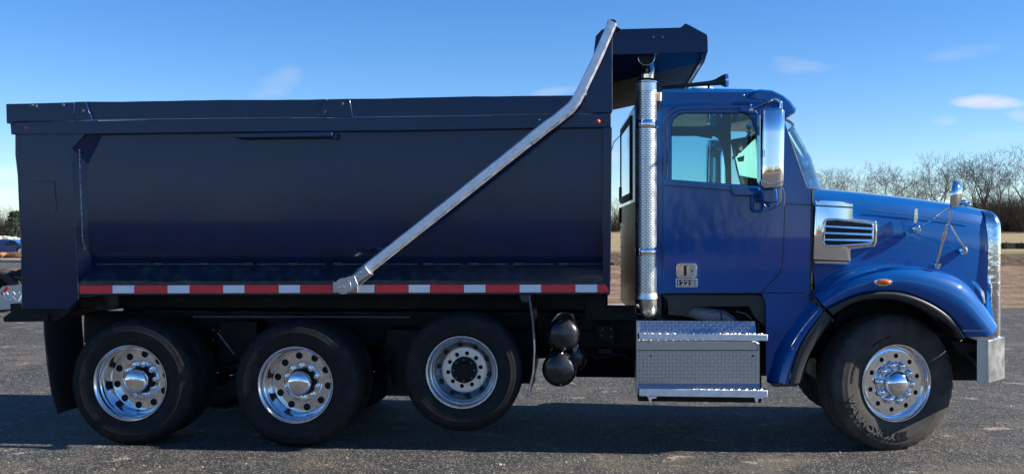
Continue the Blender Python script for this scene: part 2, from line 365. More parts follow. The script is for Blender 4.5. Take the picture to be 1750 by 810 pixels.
# ---------------- bed
def bed():
    xl, xr = 33, 1042
    # (depth, py at the left end, py at the right end)
    prof = [(.055, 226, 214), (.055, 300, 296), (.055, 376, 375), (.056, 395, 394), (.064, 412, 411), (.082, 427, 426), (.115, 441, 440), (.155, 452, 451), (.10, 462, 461)]
    mb = MB(); rings = []
    for (px, k) in ((xl, 1), (xr, 2)):
        near = [W(px, p[k], p[0]) for p in prof]; x = X(px, 0)
        near = [Vector((x, q.y, q.z)) for q in near]
        bot = [Vector((x, .12, near[-1].z - .11)), Vector((x, .45, near[-1].z - .13))]
        half = near + bot; inner = [Vector((x, .6, half[-1].z + .10)), Vector((x, .42, half[-1].z + .38)), Vector((x, .14, near[0].z))]
        far = [Vector((q.x, mir(q.y), q.z)) for q in reversed(half)]; fin = [Vector((q.x, mir(q.y), q.z)) for q in inner]
        rings.append(half + far + list(reversed(fin))[:0] + [Vector((q.x, mir(q.y), q.z)) for q in reversed(inner)] + inner)
    # order: near top -> bottom -> far top -> far inner top -> floor -> near inner top
    fixed = []
    for r in rings:
        n = 11; near, far, rest = r[:n], r[n:2 * n], r[2 * n:]
        fi = rest[:3]; ni = rest[3:]
        fixed.append(near + far + fi + ni)
    mb.loft(fixed, True, True)
    b = mb.build('dump_bed', M['bed'], truck, ang=40)
    P = lambda name, m, f, **k: (lambda q: (f(q), q.build(name, m, b, **k))[1])(MB())
    # rear post and its inner return
    P('side_post', M['bed'], lambda q: q.ppoly([(29, 229), (148, 228), (123, 254), (127, 340), (134, 511), (118, 528), (38, 528), (35, 400)], 0, .06), bevel=.004)
    P('side_post', M['bed'], lambda q: q.poly([(X(29), W(0, 229).z), (X(140), W(0, 228).z), (X(134), W(0, 511).z), (X(38), W(0, 520).z)], mir(.06), mir(0)))
    P('post_return', M['bed'], lambda q: q.loft([[W(123, 254, .01), W(148, 276, .054)], [W(127.5, 350, .01), W(150, 350, .054)], [W(128.5, 380, .01), W(151, 380, .055)], [W(131, 410, .01), W(153, 410, .064)], [W(132.5, 440, .01), W(156, 438, .11)], [W(134, 482, .01), W(158, 452, .15)]], False, False), ang=180)
    P('gusset', M['bed'], lambda q: q.loft([[W(123, 254, .01), W(150, 229, .012)], [W(150, 280, .052), W(174, 232, .052)]], False, False))
    # weld bead of bright droplets
    rnd = random.Random(2)
    def weld(q):
        for i in range(46):
            t = i / 45; y = 257 + t * 168; x = 135.5 + t * 6 + (3.5 if t > .9 else 0) * (t - .9) * 10
            q.sphere(W(x + rnd.uniform(-.4, .4), y, .012 + .004 * t), rnd.uniform(.004, .008), 4, (1, 1, 1.5))
    P('weld_bead', M['weld'], weld)
    P('access_panel', M['bed'], lambda q: q.ppoly([(58, 310), (93, 310), (97, 358), (94, 363), (60, 363), (57, 358)], -.006, .01), bevel=.003)
    P('post_trim', M['edge'], lambda q: q.tube([W(29.5, 232, -.002), W(35.5, 400, -.002), W(38, 526, -.002)], .003, 5))
    P('post_trim', M['edge'], lambda q: q.tube([W(123.5, 254, -.002), W(127.3, 340, -.002), W(134, 511, -.002)], .003, 5))
    # tailgate behind the post
    P('tailgate', M['bed'], lambda q: q.poly([(X(20), W(0, 214).z), (X(36), W(0, 214).z), (X(39), W(0, 520).z), (X(31), W(0, 470).z), (X(24), W(0, 300).z), (X(20), W(0, 265).z)], .05, mir(.05)), bevel=.004)
    # upper rail and boards
    P('top_rail', M['bed'], lambda q: q.ppoly([(17, 209), (300, 204.5), (700, 200), (1044, 195), (1044, 217), (700, 223), (300, 227), (130, 229.5), (19, 230)], -.012, .14), bevel=.005)
    P('top_rail', M['bed'], lambda q: q.poly([(X(17), W(0, 209).z), (X(1044), W(0, 195).z), (X(1044), W(0, 217).z), (X(19), W(0, 230).z)], mir(.14), mir(-.012)))
    P('rail_trim', M['edge'], lambda q: q.tube([W(158, 205.5, -.014), W(500, 202, -.014)], .0035, 5))
    P('rail_trim', M['edge'], lambda q: q.tube([W(840, 197.5, -.014), W(1000, 195, -.014)], .0035, 5))
    P('end_plate', M['bed'], lambda q: q.ppoly([(10, 178), (40, 177.5), (127, 175), (126.5, 206), (24, 208.5), (22, 212), (11, 211)], -.02, .1), bevel=.004)
    P('end_plate', M['bed'], lambda q: q.ppoly([(127.3, 174.5), (146, 174), (157, 204.5), (127, 206)], -.016, .09), bevel=.003)
    def board(q, xa, xb, ya, yb, ba, bb, dent=()):
        n = 14; top = []
        for i in range(n + 1):
            t = i / n; top.append((xa + (xb - xa) * t, ya + (yb - ya) * t + .5 * math.sin(t * 9) + rnd.uniform(-.3, .3)))
        q.ppoly(top + [(xb, bb), (xa + 9, ba)], .012, .08)
    P('side_board', M['bed'], lambda q: board(q, 147.5, 556, 174.3, 169.8, 204, 200.8), bevel=.004)
    P('side_board', M['bed'], lambda q: board(q, 561, 1006, 169.8, 162.5, 200.8, 194.6), bevel=.004)
    P('side_board', M['bed'], lambda q: q.poly([(X(147), W(0, 175).z), (X(1006), W(0, 163).z), (X(1006), W(0, 194).z), (X(147), W(0, 204).z)], mir(.08), mir(.012)))
    P('board_joint', M['bed'], lambda q: q.ppoly([(541, 201), (543, 188), (553, 171), (562, 170), (598, 169.3), (603, 200.6)], .0, .03), bevel=.006)
    for (x, y) in ((55, 181), (62, 182), (108, 180), (142, 190), (556, 192), (585, 178)):
        P('bolt', M['edge'], lambda q: q.lathe([(.0, -.012), (.012, -.012), (.014, -.004), (.014, .0)], W(x, y, -.02 if x < 130 else -.01), 10))
    P('grab_bar', M['bed'], lambda q: q.ppoly([(397, 228), (567, 226), (568, 234), (400, 236)], -.05, .05), bevel=.006)
    P('bar_bracket', M['bed'], lambda q: q.ppoly([(569, 228), (576, 228), (576, 238), (569, 238)], .0, .05), bevel=.003)
    for (x, y, mm) in ((45, 218, 'amber_red'), (1022, 208, 'amber_red')):
        P('marker_lamp', M[mm], lambda q: q.lathe([(0, -.012), (.010, -.010), (.017, -.003), (.019, .0)], W(x, y, -.013), 12))
    # ledge, lip and tape
    P('lower_ledge', M['ledge'], lambda q: q.loft([[W(x, 451 + dy, .152), W(x - off, 466 + dy, .072), W(x - off * 2, 481 + dy, .0), W(x - off * 2, 503.5 + dy, .0), W(x - off * 2, 505.5 + dy, .03)] for (x, dy, off) in ((157, 0, 11), (400, 0, 0), (700, -.6, 0), (1042, -1.5, 0))], False, False), ang=30)
    P('lower_ledge', M['ledge'], lambda q: q.box((X(136), mir(.24), W(0, 503).z), (X(1042), mir(0), W(0, 470).z)))
    P('ledge_seam', M['edge'], lambda q: [q.tube([W(a, 451.2, .146), W(c, 451.0, .146)], .004, 5) for a, c in ((165, 258), (280, 338), (356, 420), (440, 555), (585, 715), (735, 790), (810, 868), (885, 945), (962, 1040))])
    for i in range(11):
        P('ledge_gusset', M['ledge'], lambda q: q.ppoly([(262 + i * 77, 449), (278 + i * 77, 449), (280 + i * 77, 453), (260 + i * 77, 453)], .128, .155))
    # tape: measured boundaries
    bd = [136, 192, 229.5, 286, 324, 381, 418, 476, 513, 570, 640.6, 698, 735, 792.5, 830, 887.6, 925, 983, 1021, 1042]
    for i in range(len(bd) - 1):
        x0, x1 = bd[i] + .4, bd[i + 1] - .4; red = i % 2 == 0
        if i == 9: x0, x1 = 609, 639.8
        ty = lambda x: 488 - (x - 136) * .0022
        if i == 10: pass
        P('red_strip' if red else 'white_strip', M['red' if red else 'white'], lambda q: q.ppoly([(x0, ty(x0)), (x1, ty(x1)), (x1, ty(x1) + 13.2), (x0, ty(x0) + 13.2)], -.004, .002))
    # headboard corner post, guard over the cab
    P('corner_post', M['bed'], lambda q: q.ppoly([(1046, 49), (1029, 50.5), (1018, 62), (1012, 115), (1003, 148), (1001, 193), (1045.5, 193)], -.008, .10), bevel=.006)
    P('corner_post', M['bed'], lambda q: q.ppoly([(1045, 217.5), (1030, 217.7), (1030, 480), (1042.5, 500)], -.004, .10), bevel=.004)
    P('corner_post', M['bed'], lambda q: q.poly([(X(1046), W(1100, 49).z), (X(1018), W(1100, 62).z), (X(1001), W(1100, 193).z), (X(1042), W(1100, 193).z)], mir(.10), mir(-.008)))
    P('post_edge', M['edge'], lambda q: q.tube([W(1046, 52, -.004), W(1045.8, 192, -.004)], .004, 5))
    P('post_edge', M['edge'], lambda q: q.tube([W(1045, 218, -.004), W(1042.4, 500, -.004)], .004, 5))
    P('headboard', M['bed'], lambda q: q.poly([(X(1034), W(1100, 52).z), (X(1045), W(1100, 52).z), (X(1041), W(1100, 500).z), (X(1034), W(1100, 500).z)], .02, mir(.02)))
    gy = .0
    P('cab_guard', M['bed'], lambda q: q.ppoly([(1046.5, 50.5), (1163, 47.5), (1172, 40), (1210, 60), (1210, 89.5), (1046.5, 93.5)], gy, gy + .03), bevel=.006)
    P('cab_guard', M['bed'], lambda q: q.poly([(X(1046), W(1100, 50).z), (X(1163), W(1100, 48).z), (X(1210), W(1100, 60).z), (X(1210), W(1100, 90).z), (X(1046), W(1100, 93).z)], mir(gy + .03), mir(gy)))
    P('guard_lower_panel', M['bed'], lambda q: q.loft([[W(1046.5, 93.5, gy + .005), W(1209, 89.7, gy + .005)], [W(1046.5, 142, gy + .30), W(1204, 106, gy + .26)]], False, False))
    fl = [W(1046.5, 142, .30), W(1204, 106, .26)]; fr = [Vector((p.x, mir(p.y), p.z)) for p in fl]; up = Vector((0, 0, .012))
    P('guard_floor', M['guard'], lambda q: q.loft([[fl[0], fl[1], fl[1] + up, fl[0] + up], [fr[0], fr[1], fr[1] + up, fr[0] + up]], True, True))
    P('guard_front', M['bed'], lambda q: q.poly([(X(1203), W(1100, 104).z), (X(1206), W(1100, 72).z), (X(1201), W(1100, 72).z), (X(1199), W(1100, 104).z)], gy + .035, mir(gy + .035)))
    for x in (1116, 1132): P('bolt', M['edge'], lambda q: q.lathe([(0, -.01), (.007, -.008), (.009, 0)], W(x, 64, gy), 8))
    # rear apron
    P('rear_apron', M['black'], lambda q: q.ppoly([(4, 543), (30, 523), (46, 514), (112, 508), (132, 512), (132, 519), (112, 540), (98, 549), (6, 550)], .03, .10), bevel=.01)
    P('apron_bar', M['black'], lambda q: q.box((X(6), .1, W(0, 549).z), (X(60), mir(.1), W(0, 520).z)))
    P('bed_sill', M['black'], lambda q: q.box((X(134), .75, W(0, 530).z), (X(1040), .95, W(0, 500).z)))
    P('bed_sill', M['black'], lambda q: q.box((X(134), mir(.95), W(0, 530).z), (X(1040), mir(.75), W(0, 500).z)))
    P('bed_side_sill', M['black'], lambda q: q.box((X(150), .55, W(0, 531).z), (X(1040), .6, W(0, 506).z)))
    P('painted_glint', M['edge'], lambda q: q.ppoly([(971, 459.5), (997, 457.5), (999, 459), (974, 461.5)], .13, .15))  # pale strip painting the patch of sunlight on the ledge
    return b
bed()

# ---------------- tarp arm
def tarp_arm():
    def strip(pts, w0, w1, Y0, Y1, q):
        rings = []
        for i, p in enumerate(pts):
            a = Vector((pts[max(i - 1, 0)][0], pts[max(i - 1, 0)][1])); c = Vector((pts[min(i + 1, len(pts) - 1)][0], pts[min(i + 1, len(pts) - 1)][1]))
            t = (c - a).normalized(); n = Vector((-t.y, t.x)); w = (w0 + (w1 - w0) * i / (len(pts) - 1)) / 2
            e = Vector((p[0], p[1])); A, B = e + n * w, e - n * w; A2, B2 = e + n * w * .7, e - n * w * .7
            wa, wb = W(*A, Y0), W(*B, Y0); va, vb = W(*A2, Y0), W(*B2, Y0)
            dp = Y1 - Y0
            rings.append([Vector((va.x, Y0, va.z)), Vector((vb.x, Y0, vb.z)), Vector((wb.x, Y0 + dp * .3, wb.z)), Vector((wb.x, Y1, wb.z)), Vector((wa.x, Y1, wa.z)), Vector((wa.x, Y0 + dp * .3, wa.z))])
        q.loft(rings, True, True)
    q = MB(); strip([(612, 470), (750, 361), (880, 257.5), (938, 211.5)], 18, 18, -.19, -.11, q)
    arm = q.build('tarp_arm', M['alu'], truck, ang=25)
    q = MB(); strip([(905, 237.5), (930, 217.5), (950, 203), (966, 190.5), (976, 182), (984, 172), (991, 159), (1007, 126), (1023, 93), (1047, 37)], 19, 15.5, -.195, -.105, q); q.build('upper_arm', M['alu'], arm, ang=25)
    q = MB(); strip([(603, 480), (628, 461)], 23, 21, -.205, -.10, q); q.build('sleeve', M['alu_dull'], arm, ang=25, bevel=.004)
    q = MB(); q.ppoly([(p[0], p[1]) for p in circ((586, 489), 14, 20)], -.21, -.19); q.ppoly([(577, 499), (592, 502), (612, 487), (606, 472), (596, 472), (577, 480)], -.208, -.188); q.build('pivot_plate', M['alu_dull'], arm, bevel=.003)
    q = MB(); q.ppoly([(569, 482), (611, 480), (611, 500), (569, 500)], -.012, -.004); q.build('mount_plate', M['alu_dull'], arm, bevel=.003)
    q = MB(); q.tube([W(585, 490, -.2), W(585, 490, 0)], .035, 14); q.build('pivot_pin', M['alu_dull'], arm)
    q = MB(); q.lathe([(0, -.02), (.014, -.02), (.018, -.012), (.018, 0), (.03, .0), (.03, .006)], W(584.5, 491, -.212), 6); q.build('pivot_nut', M['chrome'], arm)
    for (x, y) in ((597.5, 481), (610, 472), (618, 465)):
        q = MB(); q.lathe([(0, -.01), (.008, -.008), (.011, 0)], W(x, y, -.209), 10); q.build('bolt', M['chrome'], arm)
    for (x, y) in ((1041, 49), (1044, 42)):
        q = MB(); q.lathe([(0, -.012), (.008, -.01), (.011, 0)], W(x, y, -.195), 10); q.build('bolt', M['chrome'], arm)
    q = MB(); q.tube([W(1044, 41, -.12), W(1044, 41, .12)], .032, 14); q.build('tarp_roller', M['black'], arm)
    q = MB(); q.tube([W(1047, 40, .1), W(1047, 40, 2.2)], .03, 10); q.build('tarp_bow', M['black'], arm)
    q = MB(); q.ppoly([(1050, 43), (1060, 49.5), (1048, 52), (1040, 52)], -.05, .0); q.build('stop_bracket', M['bed'], arm)
    q = MB(); q.lathe([(0, -.008), (.006, -.006), (.008, 0)], W(922, 205, -.15), 8); q.build('rivet', M['chrome'], arm)
tarp_arm()

# ---------------- wheels
def tyre_profile(Rt, rw, wd):      # (r, y) with y=0 at the outer face, wd inward
    s = Rt - rw
    return [(rw - .008, .020), (rw + .006, .010), (rw + .02, .004), (rw + s * .25, -.006), (rw + s * .45, -.011), (rw + s * .55, -.0122), (rw + s * .575, -.0132), (rw + s * .60, -.0116), (rw + s * .72, -.0045), (rw + s * .75, -.0042), (rw + s * .78, -.001),
            (rw + s * .88, .012), (Rt - .018, .020), (Rt - .006, .030), (Rt, .044)]
def make_tyre(Rt, rw, wd, nseg=160, lug=True, mt='rubber'):
    q = MB(); half = tyre_profile(Rt, rw, wd)
    gro = []
    for k in range(4):
        y = .044 + (wd - .088) * (k + .5) / 4; gro += [(Rt + .002, y - .009), (Rt - .014, y - .006), (Rt - .014, y + .006), (Rt + .002, y + .009)]
    prof = half + gro + [(r, wd - y) for (r, y) in reversed(half)]
    rings = []
    nh = len(half)
    for i, (r, y) in enumerate(prof):
        ring = []
        edge = nh - 3 <= i <= nh or len(prof) - nh - 1 <= i <= len(prof) - nh + 2
        for k in range(nseg):
            a = 2 * math.pi * k / nseg
            rr = r - (.007 if (edge and lug and k % 4 == 0) else 0)
            ring.append(Vector((rr * math.cos(a), y, rr * math.sin(a))))
        rings.append(ring)
    q.loft(rings, True, False)
    return q
def plate_annulus(q, r0, r1, y0, y1, holes, n=48):
    q.poly(circ((0, 0), r1, n), y0, y1, [circ((0, 0), r0, n)] + holes)
def shift(q, c):
    q.v = [v + Vector(c) for v in q.v]; return q
def lug(q, r, l, n=6, cone=False):
    if cone: q.lathe([(r * 1.22, 0), (r * 1.18, -l * .25), (r * 1.02, -l * .45), (r * .98, -l * .72), (r * .75, -l * .92), (r * .4, -l), (0, -l)], (0, 0, 0), 14)
    else: q.lathe([(r * 1.3, 0), (r * 1.3, -.006), (r, -.007), (r, -l * .7), (r * .6, -l * .72), (r * .55, -l), (0, -l)], (0, 0, 0), n)
    return q

def wheel_dual(c, Rt):
    c = Vector(c)
    q = MB(); q.lathe([(.300, .02), (.308, .012), (.309, .002), (.306, -.006), (.300, -.006), (.293, .002), (.287, .012), (.281, .03), (.279, .055), (.270, .062), (.266, .075), (.264, .15), (.260, .19), (.254, .21), (.249, .218)], (0, 0, 0), 72)
    holes = [circ((.212 * math.cos(a), .212 * math.sin(a)), .029, 16) for a in [2 * math.pi * (k + .3) / 10 for k in range(10)]]
    plate_annulus(q, .165, .251, .218, .230, holes, 60)
    q.lathe([(.165, .218), (.164, .208), (.158, .200), (.152, .200), (.149, .208), (.11, .210), (.106, .216)], (0, 0, 0), 48)
    root = shift(q, c).build('wheel', M['alu_wheel'], truck, org=c, ang=30)
    def ch(name, q, m, **k): return shift(q, c).build(name, m, root, org=k.pop('org', c), **k)
    ch('tyre', make_tyre(Rt, .300, .275), M['rubber'], ang=28)
    q = MB(); q.lathe([(.235, .24), (.0, .245)], (0, 0, 0), 32); ch('brake_drum', q, M['dark'])
    q = MB(); q.lathe([(.106, .216), (.106, .16), (.102, .15), (.096, .148)], (0, 0, 0), 40); ch('hub', q, M['black'], ang=30)
    q = MB(); q.lathe([(.094, .165), (.094, .10), (.099, .098), (.099, .088), (.095, .083), (.090, .075), (.078, .066), (.058, .059), (.034, .055), (.001, .054)], (0, 0, 0), 48); ch('hub_cap', q, M['chrome'], ang=50)
    lm = None
    for k in range(10):
        a = 2 * math.pi * (k + .1) / 10; p = Vector((.129 * math.cos(a), .209, .129 * math.sin(a)))
        if lm is None:
            lm = shift(lug(MB(), .0195, .058), c + p).build('lug_nut', M['chrome'], root, org=c + p, ang=25)
        else:
            o = lm.copy(); COL.objects.link(o); o.location = p
    return root
def inner_wheel(c, Rt):
    c = Vector(c); t = shift(make_tyre(Rt, .300, .275), c).build('inner_wheel', M['rubber'], truck, org=c, ang=28)
    q = MB(); q.lathe([(.302, .02), (.28, .05), (.26, .2), (.302, .255)], c, 40); q.build('rim', M['black'], t, org=c)
    return t
def wheel_lift(c, Rt):
    c = Vector(c)
    q = MB(); q.lathe([(.300, .02), (.308, .012), (.309, .002), (.306, -.006), (.300, -.006), (.293, .002), (.287, .012), (.281, .03), (.276, .055), (.268, .062), (.262, .075), (.256, .10), (.248, .122), (.238, .134), (.205, .165), (.194, .178), (.186, .186), (.180, .186)], (0, 0, 0), 72)
    plate_annulus(q, .114, .181, .176, .188, [circ((.143 * math.cos(a), .143 * math.sin(a)), .0185, 12) for a in [2 * math.pi * (k + .25) / 10 for k in range(10)]], 60)
    q.v = [Vector((v.x * .93, v.y, v.z * .93)) for v in q.v]
    root = shift(q, c).build('wheel', M['alu_soft'], truck, org=c, ang=30)
    def ch(name, q, m, **k): return shift(q, c).build(name, m, root, org=c, **k)
    ch('tyre', make_tyre(Rt, .279, .285, lug=False), M['rubber'], ang=28)
    for k in range(10):
        a = 2 * math.pi * (k + .75) / 10; d = Vector((math.cos(a), 0, math.sin(a))); p = d * .2055 + Vector((0, .1485, 0)); nrm = Vector((-d.x * .69, -.73, -d.z * .69)).normalized()
        u = Vector((-d.z, 0, d.x)); w = nrm.cross(u); q = MB()
        q.add([p + nrm * .006] + [p + nrm * .006 + (u * math.cos(t) * 1.1 + w * math.sin(t)) * .0215 for t in [2 * math.pi * i / 14 for i in range(14)]], [(0, i + 1, (i + 1) % 14 + 1) for i in range(14)])
        ch('hand_hole', q, M['dark'])
    q = MB(); q.lathe([(.19, .21), (0, .212)], (0, 0, 0), 32); ch('brake_drum', q, M['dark'])
    q = MB(); q.lathe([(.106, .19), (.105, .14), (.098, .13), (.07, .126), (.066, .11), (.058, .10), (.03, .098), (.001, .098)], (0, 0, 0), 40); ch('hub', q, M['black'], ang=30)
    for k in range(8):
        a = 2 * math.pi * k / 8; p = Vector((.084 * math.cos(a), .127, .084 * math.sin(a)))
        shift(lug(MB(), .006, .012), c + p).build('hub_bolt', M['edge'], root, org=c + p)
    return root
def wheel_front(c, Rt, steer):
    c = Vector(c); rl = .298
    q = MB(); q.lathe([(rl, .02), (rl + .008, .012), (rl + .009, .002), (rl + .006, -.006), (rl, -.006), (rl - .007, .002), (rl - .013, .012), (rl - .02, .03), (rl - .024, .046), (rl - .036, .052), (rl - .046, .05), (rl - .052, .04)], (0, 0, 0), 72)
    plate_annulus(q, .165, rl - .051, .036, .046, [circ((.212 * math.cos(a), .212 * math.sin(a)), .0195, 14) for a in [2 * math.pi * (k + .35) / 10 for k in range(10)]], 60)
    q.lathe([(.166, .036), (.164, .026), (.158, .022), (.150, .024), (.146, .028), (.10, .028)], (0, 0, 0), 48)
    root = shift(q, c).build('wheel', M['alu_wheel'], truck, org=c, ang=30)
    def ch(name, q, m, **k): return shift(q, c).build(name, m, root, org=c, **k)
    ch('tyre', make_tyre(Rt, rl - .004, .315, mt='rubber_front'), M['rubber_front'], ang=28)
    q = MB(); q.lathe([(.25, .055), (0, .06)], (0, 0, 0), 32); ch('brake_drum', q, M['dark'])
    q = MB(); q.lathe([(.106, .028), (.106, .012), (.104, -.010), (.100, -.030), (.085, -.048), (.065, -.061), (.044, -.069), (.022, -.073), (.001, -.074)], (0, 0, 0), 48); ch('hub_cap', q, M['chrome'], ang=60)
    for k in range(10):
        a = 2 * math.pi * (k + .85) / 10; p = Vector((.141 * math.cos(a), .026, .141 * math.sin(a)))
        shift(lug(MB(), .0275, .040, cone=True), c + p).build('lug_nut', M['chrome'], root, org=c + p, ang=40)
    # raised sidewall lettering, read clockwise with its tops outward
    def ring_text(txt, size, a0, rb, m, spread=1.0, y=-.0135, ext=.004, name='lettering'):
        vs, fs = text_mesh(txt, size, ext); rm = rb + size * .35; q = MB()
        q.add([(lambda r, a: (r * math.cos(a), y - v.z, r * math.sin(a)))(rb + v.y, a0 - v.x * spread / rm) for v in vs], fs)
        ch(name, q, m)
    ring_text('YOKOHAMA', .078, R(-93), .390, M['letters'], 1.22)
    ring_text('425/65R22.5', .026, R(178), .39, M['dark'], 1.2, y=-.0130, ext=.002)
    ring_text('TUBELESS  RADIAL', .018, R(128), .36, M['dark'], 1.3, y=-.0115, ext=.002)
    q = MB()
    for k, (a0, a1, mm) in enumerate(((-91, -85, 0), (-84, -78, 0))):
        # chevrons
        def pp(r, a): return (r * math.cos(R(a)), r * math.sin(R(a)))
        q.poly([pp(.385, a0 + 1.0), pp(.418, a0 - 2), pp(.450, a0 + 1.0), pp(.450, a1 + 1.0), pp(.418, a1 - 2), pp(.385, a1 + 1.0)], -.0165, -.010)
    ch('chevron', q, M['platebg'])
    root.rotation_euler.z = steer
    return root
wc = lambda px, py, Y: Vector((W(px, py, Y).x, Y, W(px, py, Y).z))
Rr = .507
c1 = wc(222.5, 654.5, 0); c1.z = Rr - .004; c2 = wc(505, 655, 0); c2.z = Rr - .004; c3 = wc(789, 636, .02)
w1 = wheel_dual(c1, Rr); w2 = copy_tree(w1, truck); w2.location = c2 - ORG[truck]; w2.rotation_euler.y = R(20)
i1 = inner_wheel(c1 + Vector((0, .335, 0)), Rr)
i2 = copy_tree(i1, truck); i2.location = c2 + Vector((0, .335, 0)) - ORG[truck]
w3 = wheel_lift(c3, .472)
fy = .27; c4 = wc(1532, 659, fy); c4.z = .533
w4 = wheel_front(c4, .537, R(18))
for (src, c) in ((w1, c1), (w1, c2), (w3, c3)):
    o = copy_tree(src, truck); o.location = Vector((c.x, mir(c.y), c.z)) - ORG[truck]; o.rotation_euler = (0, 0, math.pi)
for c in (c1, c2):
    o = copy_tree(i1, truck); o.location = Vector((c.x, mir(.335), c.z)) - ORG[truck]; o.rotation_euler = (0, 0, math.pi)
o = copy_tree(w4, truck); o.location = Vector((c4.x, mir(fy), c4.z)) - ORG[truck]; o.rotation_euler = (0, 0, math.pi + R(18))

# ---------------- chassis
def chassis():
    def B(name, m, f, par=truck, **k):
        q = MB(); f(q); return q.build(name, m, par, **k)
    fr = B('chassis_frame', M['black'], lambda q: (q.box((X(60), .82, .74), (X(1690), .90, 1.02)), q.box((X(60), mir(.90), .74), (X(1690), mir(.82), 1.02))))
    for x in (180, 360, 640, 840, 1000, 1180, 1400):
        B('cross_member', M['black'], lambda q: q.box((X(x), .9, .78), (X(x + 22), mir(.9), .96)), fr)
    for i in range(14):
        B('frame_bolt', M['edge'], lambda q: q.lathe([(0, -.012), (.012, -.01), (.014, 0)], (X(365 + i % 7 * 12, .82), .82, .86 - .09 * (i // 7)), 8), fr)
    for c in (c1, c2, c3):
        B('axle', M['black'], lambda q: q.tube([c + Vector((0, .24, 0)), Vector((c.x, mir(.24), c.z))], .075, 12))
    B('axle', M['black'], lambda q: q.tube([c4 + Vector((0, .2, -.06)), Vector((c4.x, mir(.5), c4.z - .06))], .06, 10))
    B('differential', M['black'], lambda q: q.sphere((c1.x, YM, c1.z), .23, 10)); B('differential', M['black'], lambda q: q.sphere((c2.x, YM, c2.z), .23, 10))
    B('drive_shaft', M['black'], lambda q: q.tube([Vector((c2.x, YM, c2.z + .03)), Vector((X(1300), YM, .75))], .06, 10))
    xm = (c1.x + c2.x) / 2
    B('suspension_beam', M['black'], lambda q: (q.tube([(c1.x, .68, c1.z - .02), (xm, .68, .62), (c2.x, .68, c2.z - .02)], .07, 8), q.box((xm - .16, .62, .55), (xm + .16, .82, .95))))
    B('suspension_rod', M['edge'], lambda q: q.tube([W(372, 568, .35), W(400, 605, .36)], .008, 6))
    B('lift_bracket', M['black'], lambda q: q.box((X(640), .5, .35), (X(700), .8, .9)))
    B('lift_bracket', M['black'], lambda q: q.box((X(830), .6, .45), (X(905), .82, .9)))
    B('air_bag', M['black'], lambda q: q.lathe([(.0, .45), (.11, .45), (.13, .5), (.11, .55), (.13, .6), (.11, .65), (0, .66)], (X(668, .65), .62, .15), 18, 'Z'))
    # hoses and a dangling line by the far tyres
    for (a, b_) in (((655, 610), (672, 655)), ((672, 600), (655, 648))):
        B('air_hose', M['black'], lambda q: q.tube([W(a[0], a[1], .45), W((a[0] + b_[0]) / 2 + 6, (a[1] + b_[1]) / 2, .42), W(*b_, .45)], .012, 6))
    for c in (c1, c2):
        for dx in (-.22, .22): B('brake_chamber', M['black'], lambda q: q.lathe([(0, 0), (.07, 0), (.085, .02), (.085, .07), (.075, .09), (.075, .15), (0, .15)], (c.x + dx, .66, c.z + .16), 16), None or truck)
    for (dx, z) in ((0, .70), (0, .73), (0, .76)):
        B('leaf_spring', M['black'], lambda q: q.tube([Vector((c4.x - .75 + (.76 - z) * 2, .72, z)), Vector((c4.x, .72, z - .09)), Vector((c4.x + .6 - (.76 - z) * 2, .72, z))], .018, 6))
    for (pts) in ([(330, 560), (420, 556), (520, 562), (640, 554), (760, 560), (880, 556)], [(640, 566), (700, 574), (790, 568), (900, 580), (1000, 566), (1085, 570)], [(990, 600), (1020, 612), (1060, 604), (1084, 618)]):
        B('air_line', M['plastic'], lambda q: q.tube([W(x, y, .79) for x, y in pts], .011, 6), fr)
    # mud flaps
    xf = X(76, .0)
    B('mud_flap', M['plastic'], lambda q: q.loft([[Vector((xf + dx - .006, .0, z)), Vector((xf + dx - .006, .62, z)), Vector((xf + dx + .006, .62, z)), Vector((xf + dx + .006, .0, z))] for (dx, z) in ((-.005, 1.03), (.0, .9), (.025, .65), (.06, .42), (.105, .245))], True, True), ang=40)
    B('mud_flap', M['plastic'], lambda q: q.loft([[Vector((xf + dx - .006, mir(.62), z)), Vector((xf + dx - .006, mir(0), z)), Vector((xf + dx + .006, mir(0), z)), Vector((xf + dx + .006, mir(.62), z))] for (dx, z) in ((0, 1.03), (.0, .9), (.105, .245))], True, True))
    B('flap_bracket', M['black'], lambda q: q.box((xf - .03, .0, 1.0), (xf + .03, .8, 1.06)))
    xg = X(904, .0)
    fl = B('mud_flap', M['plastic'], lambda q: q.loft([[Vector((xg + dx - .006, .03, z)), Vector((xg + dx - .006, .62, z)), Vector((xg + dx + .006, .62, z)), Vector((xg + dx + .006, .03, z))] for (dx, z) in ((0, 1.22), (.03, 1.0), (.04, .8), (.03, .62), (-.012, .43))], True, True), ang=40)
    B('flap_edge', M['edge'], lambda q: q.tube([Vector((xg + dx, .026, z)) for (dx, z) in ((0, 1.22), (.03, 1.0), (.04, .8), (.03, .62), (-.012, .43))], .008, 6), fl)
    B('flap_bracket', M['ledge'], lambda q: q.ppoly([(886, 502), (908, 502), (907, 516), (892, 516)], .02, .10), fl)
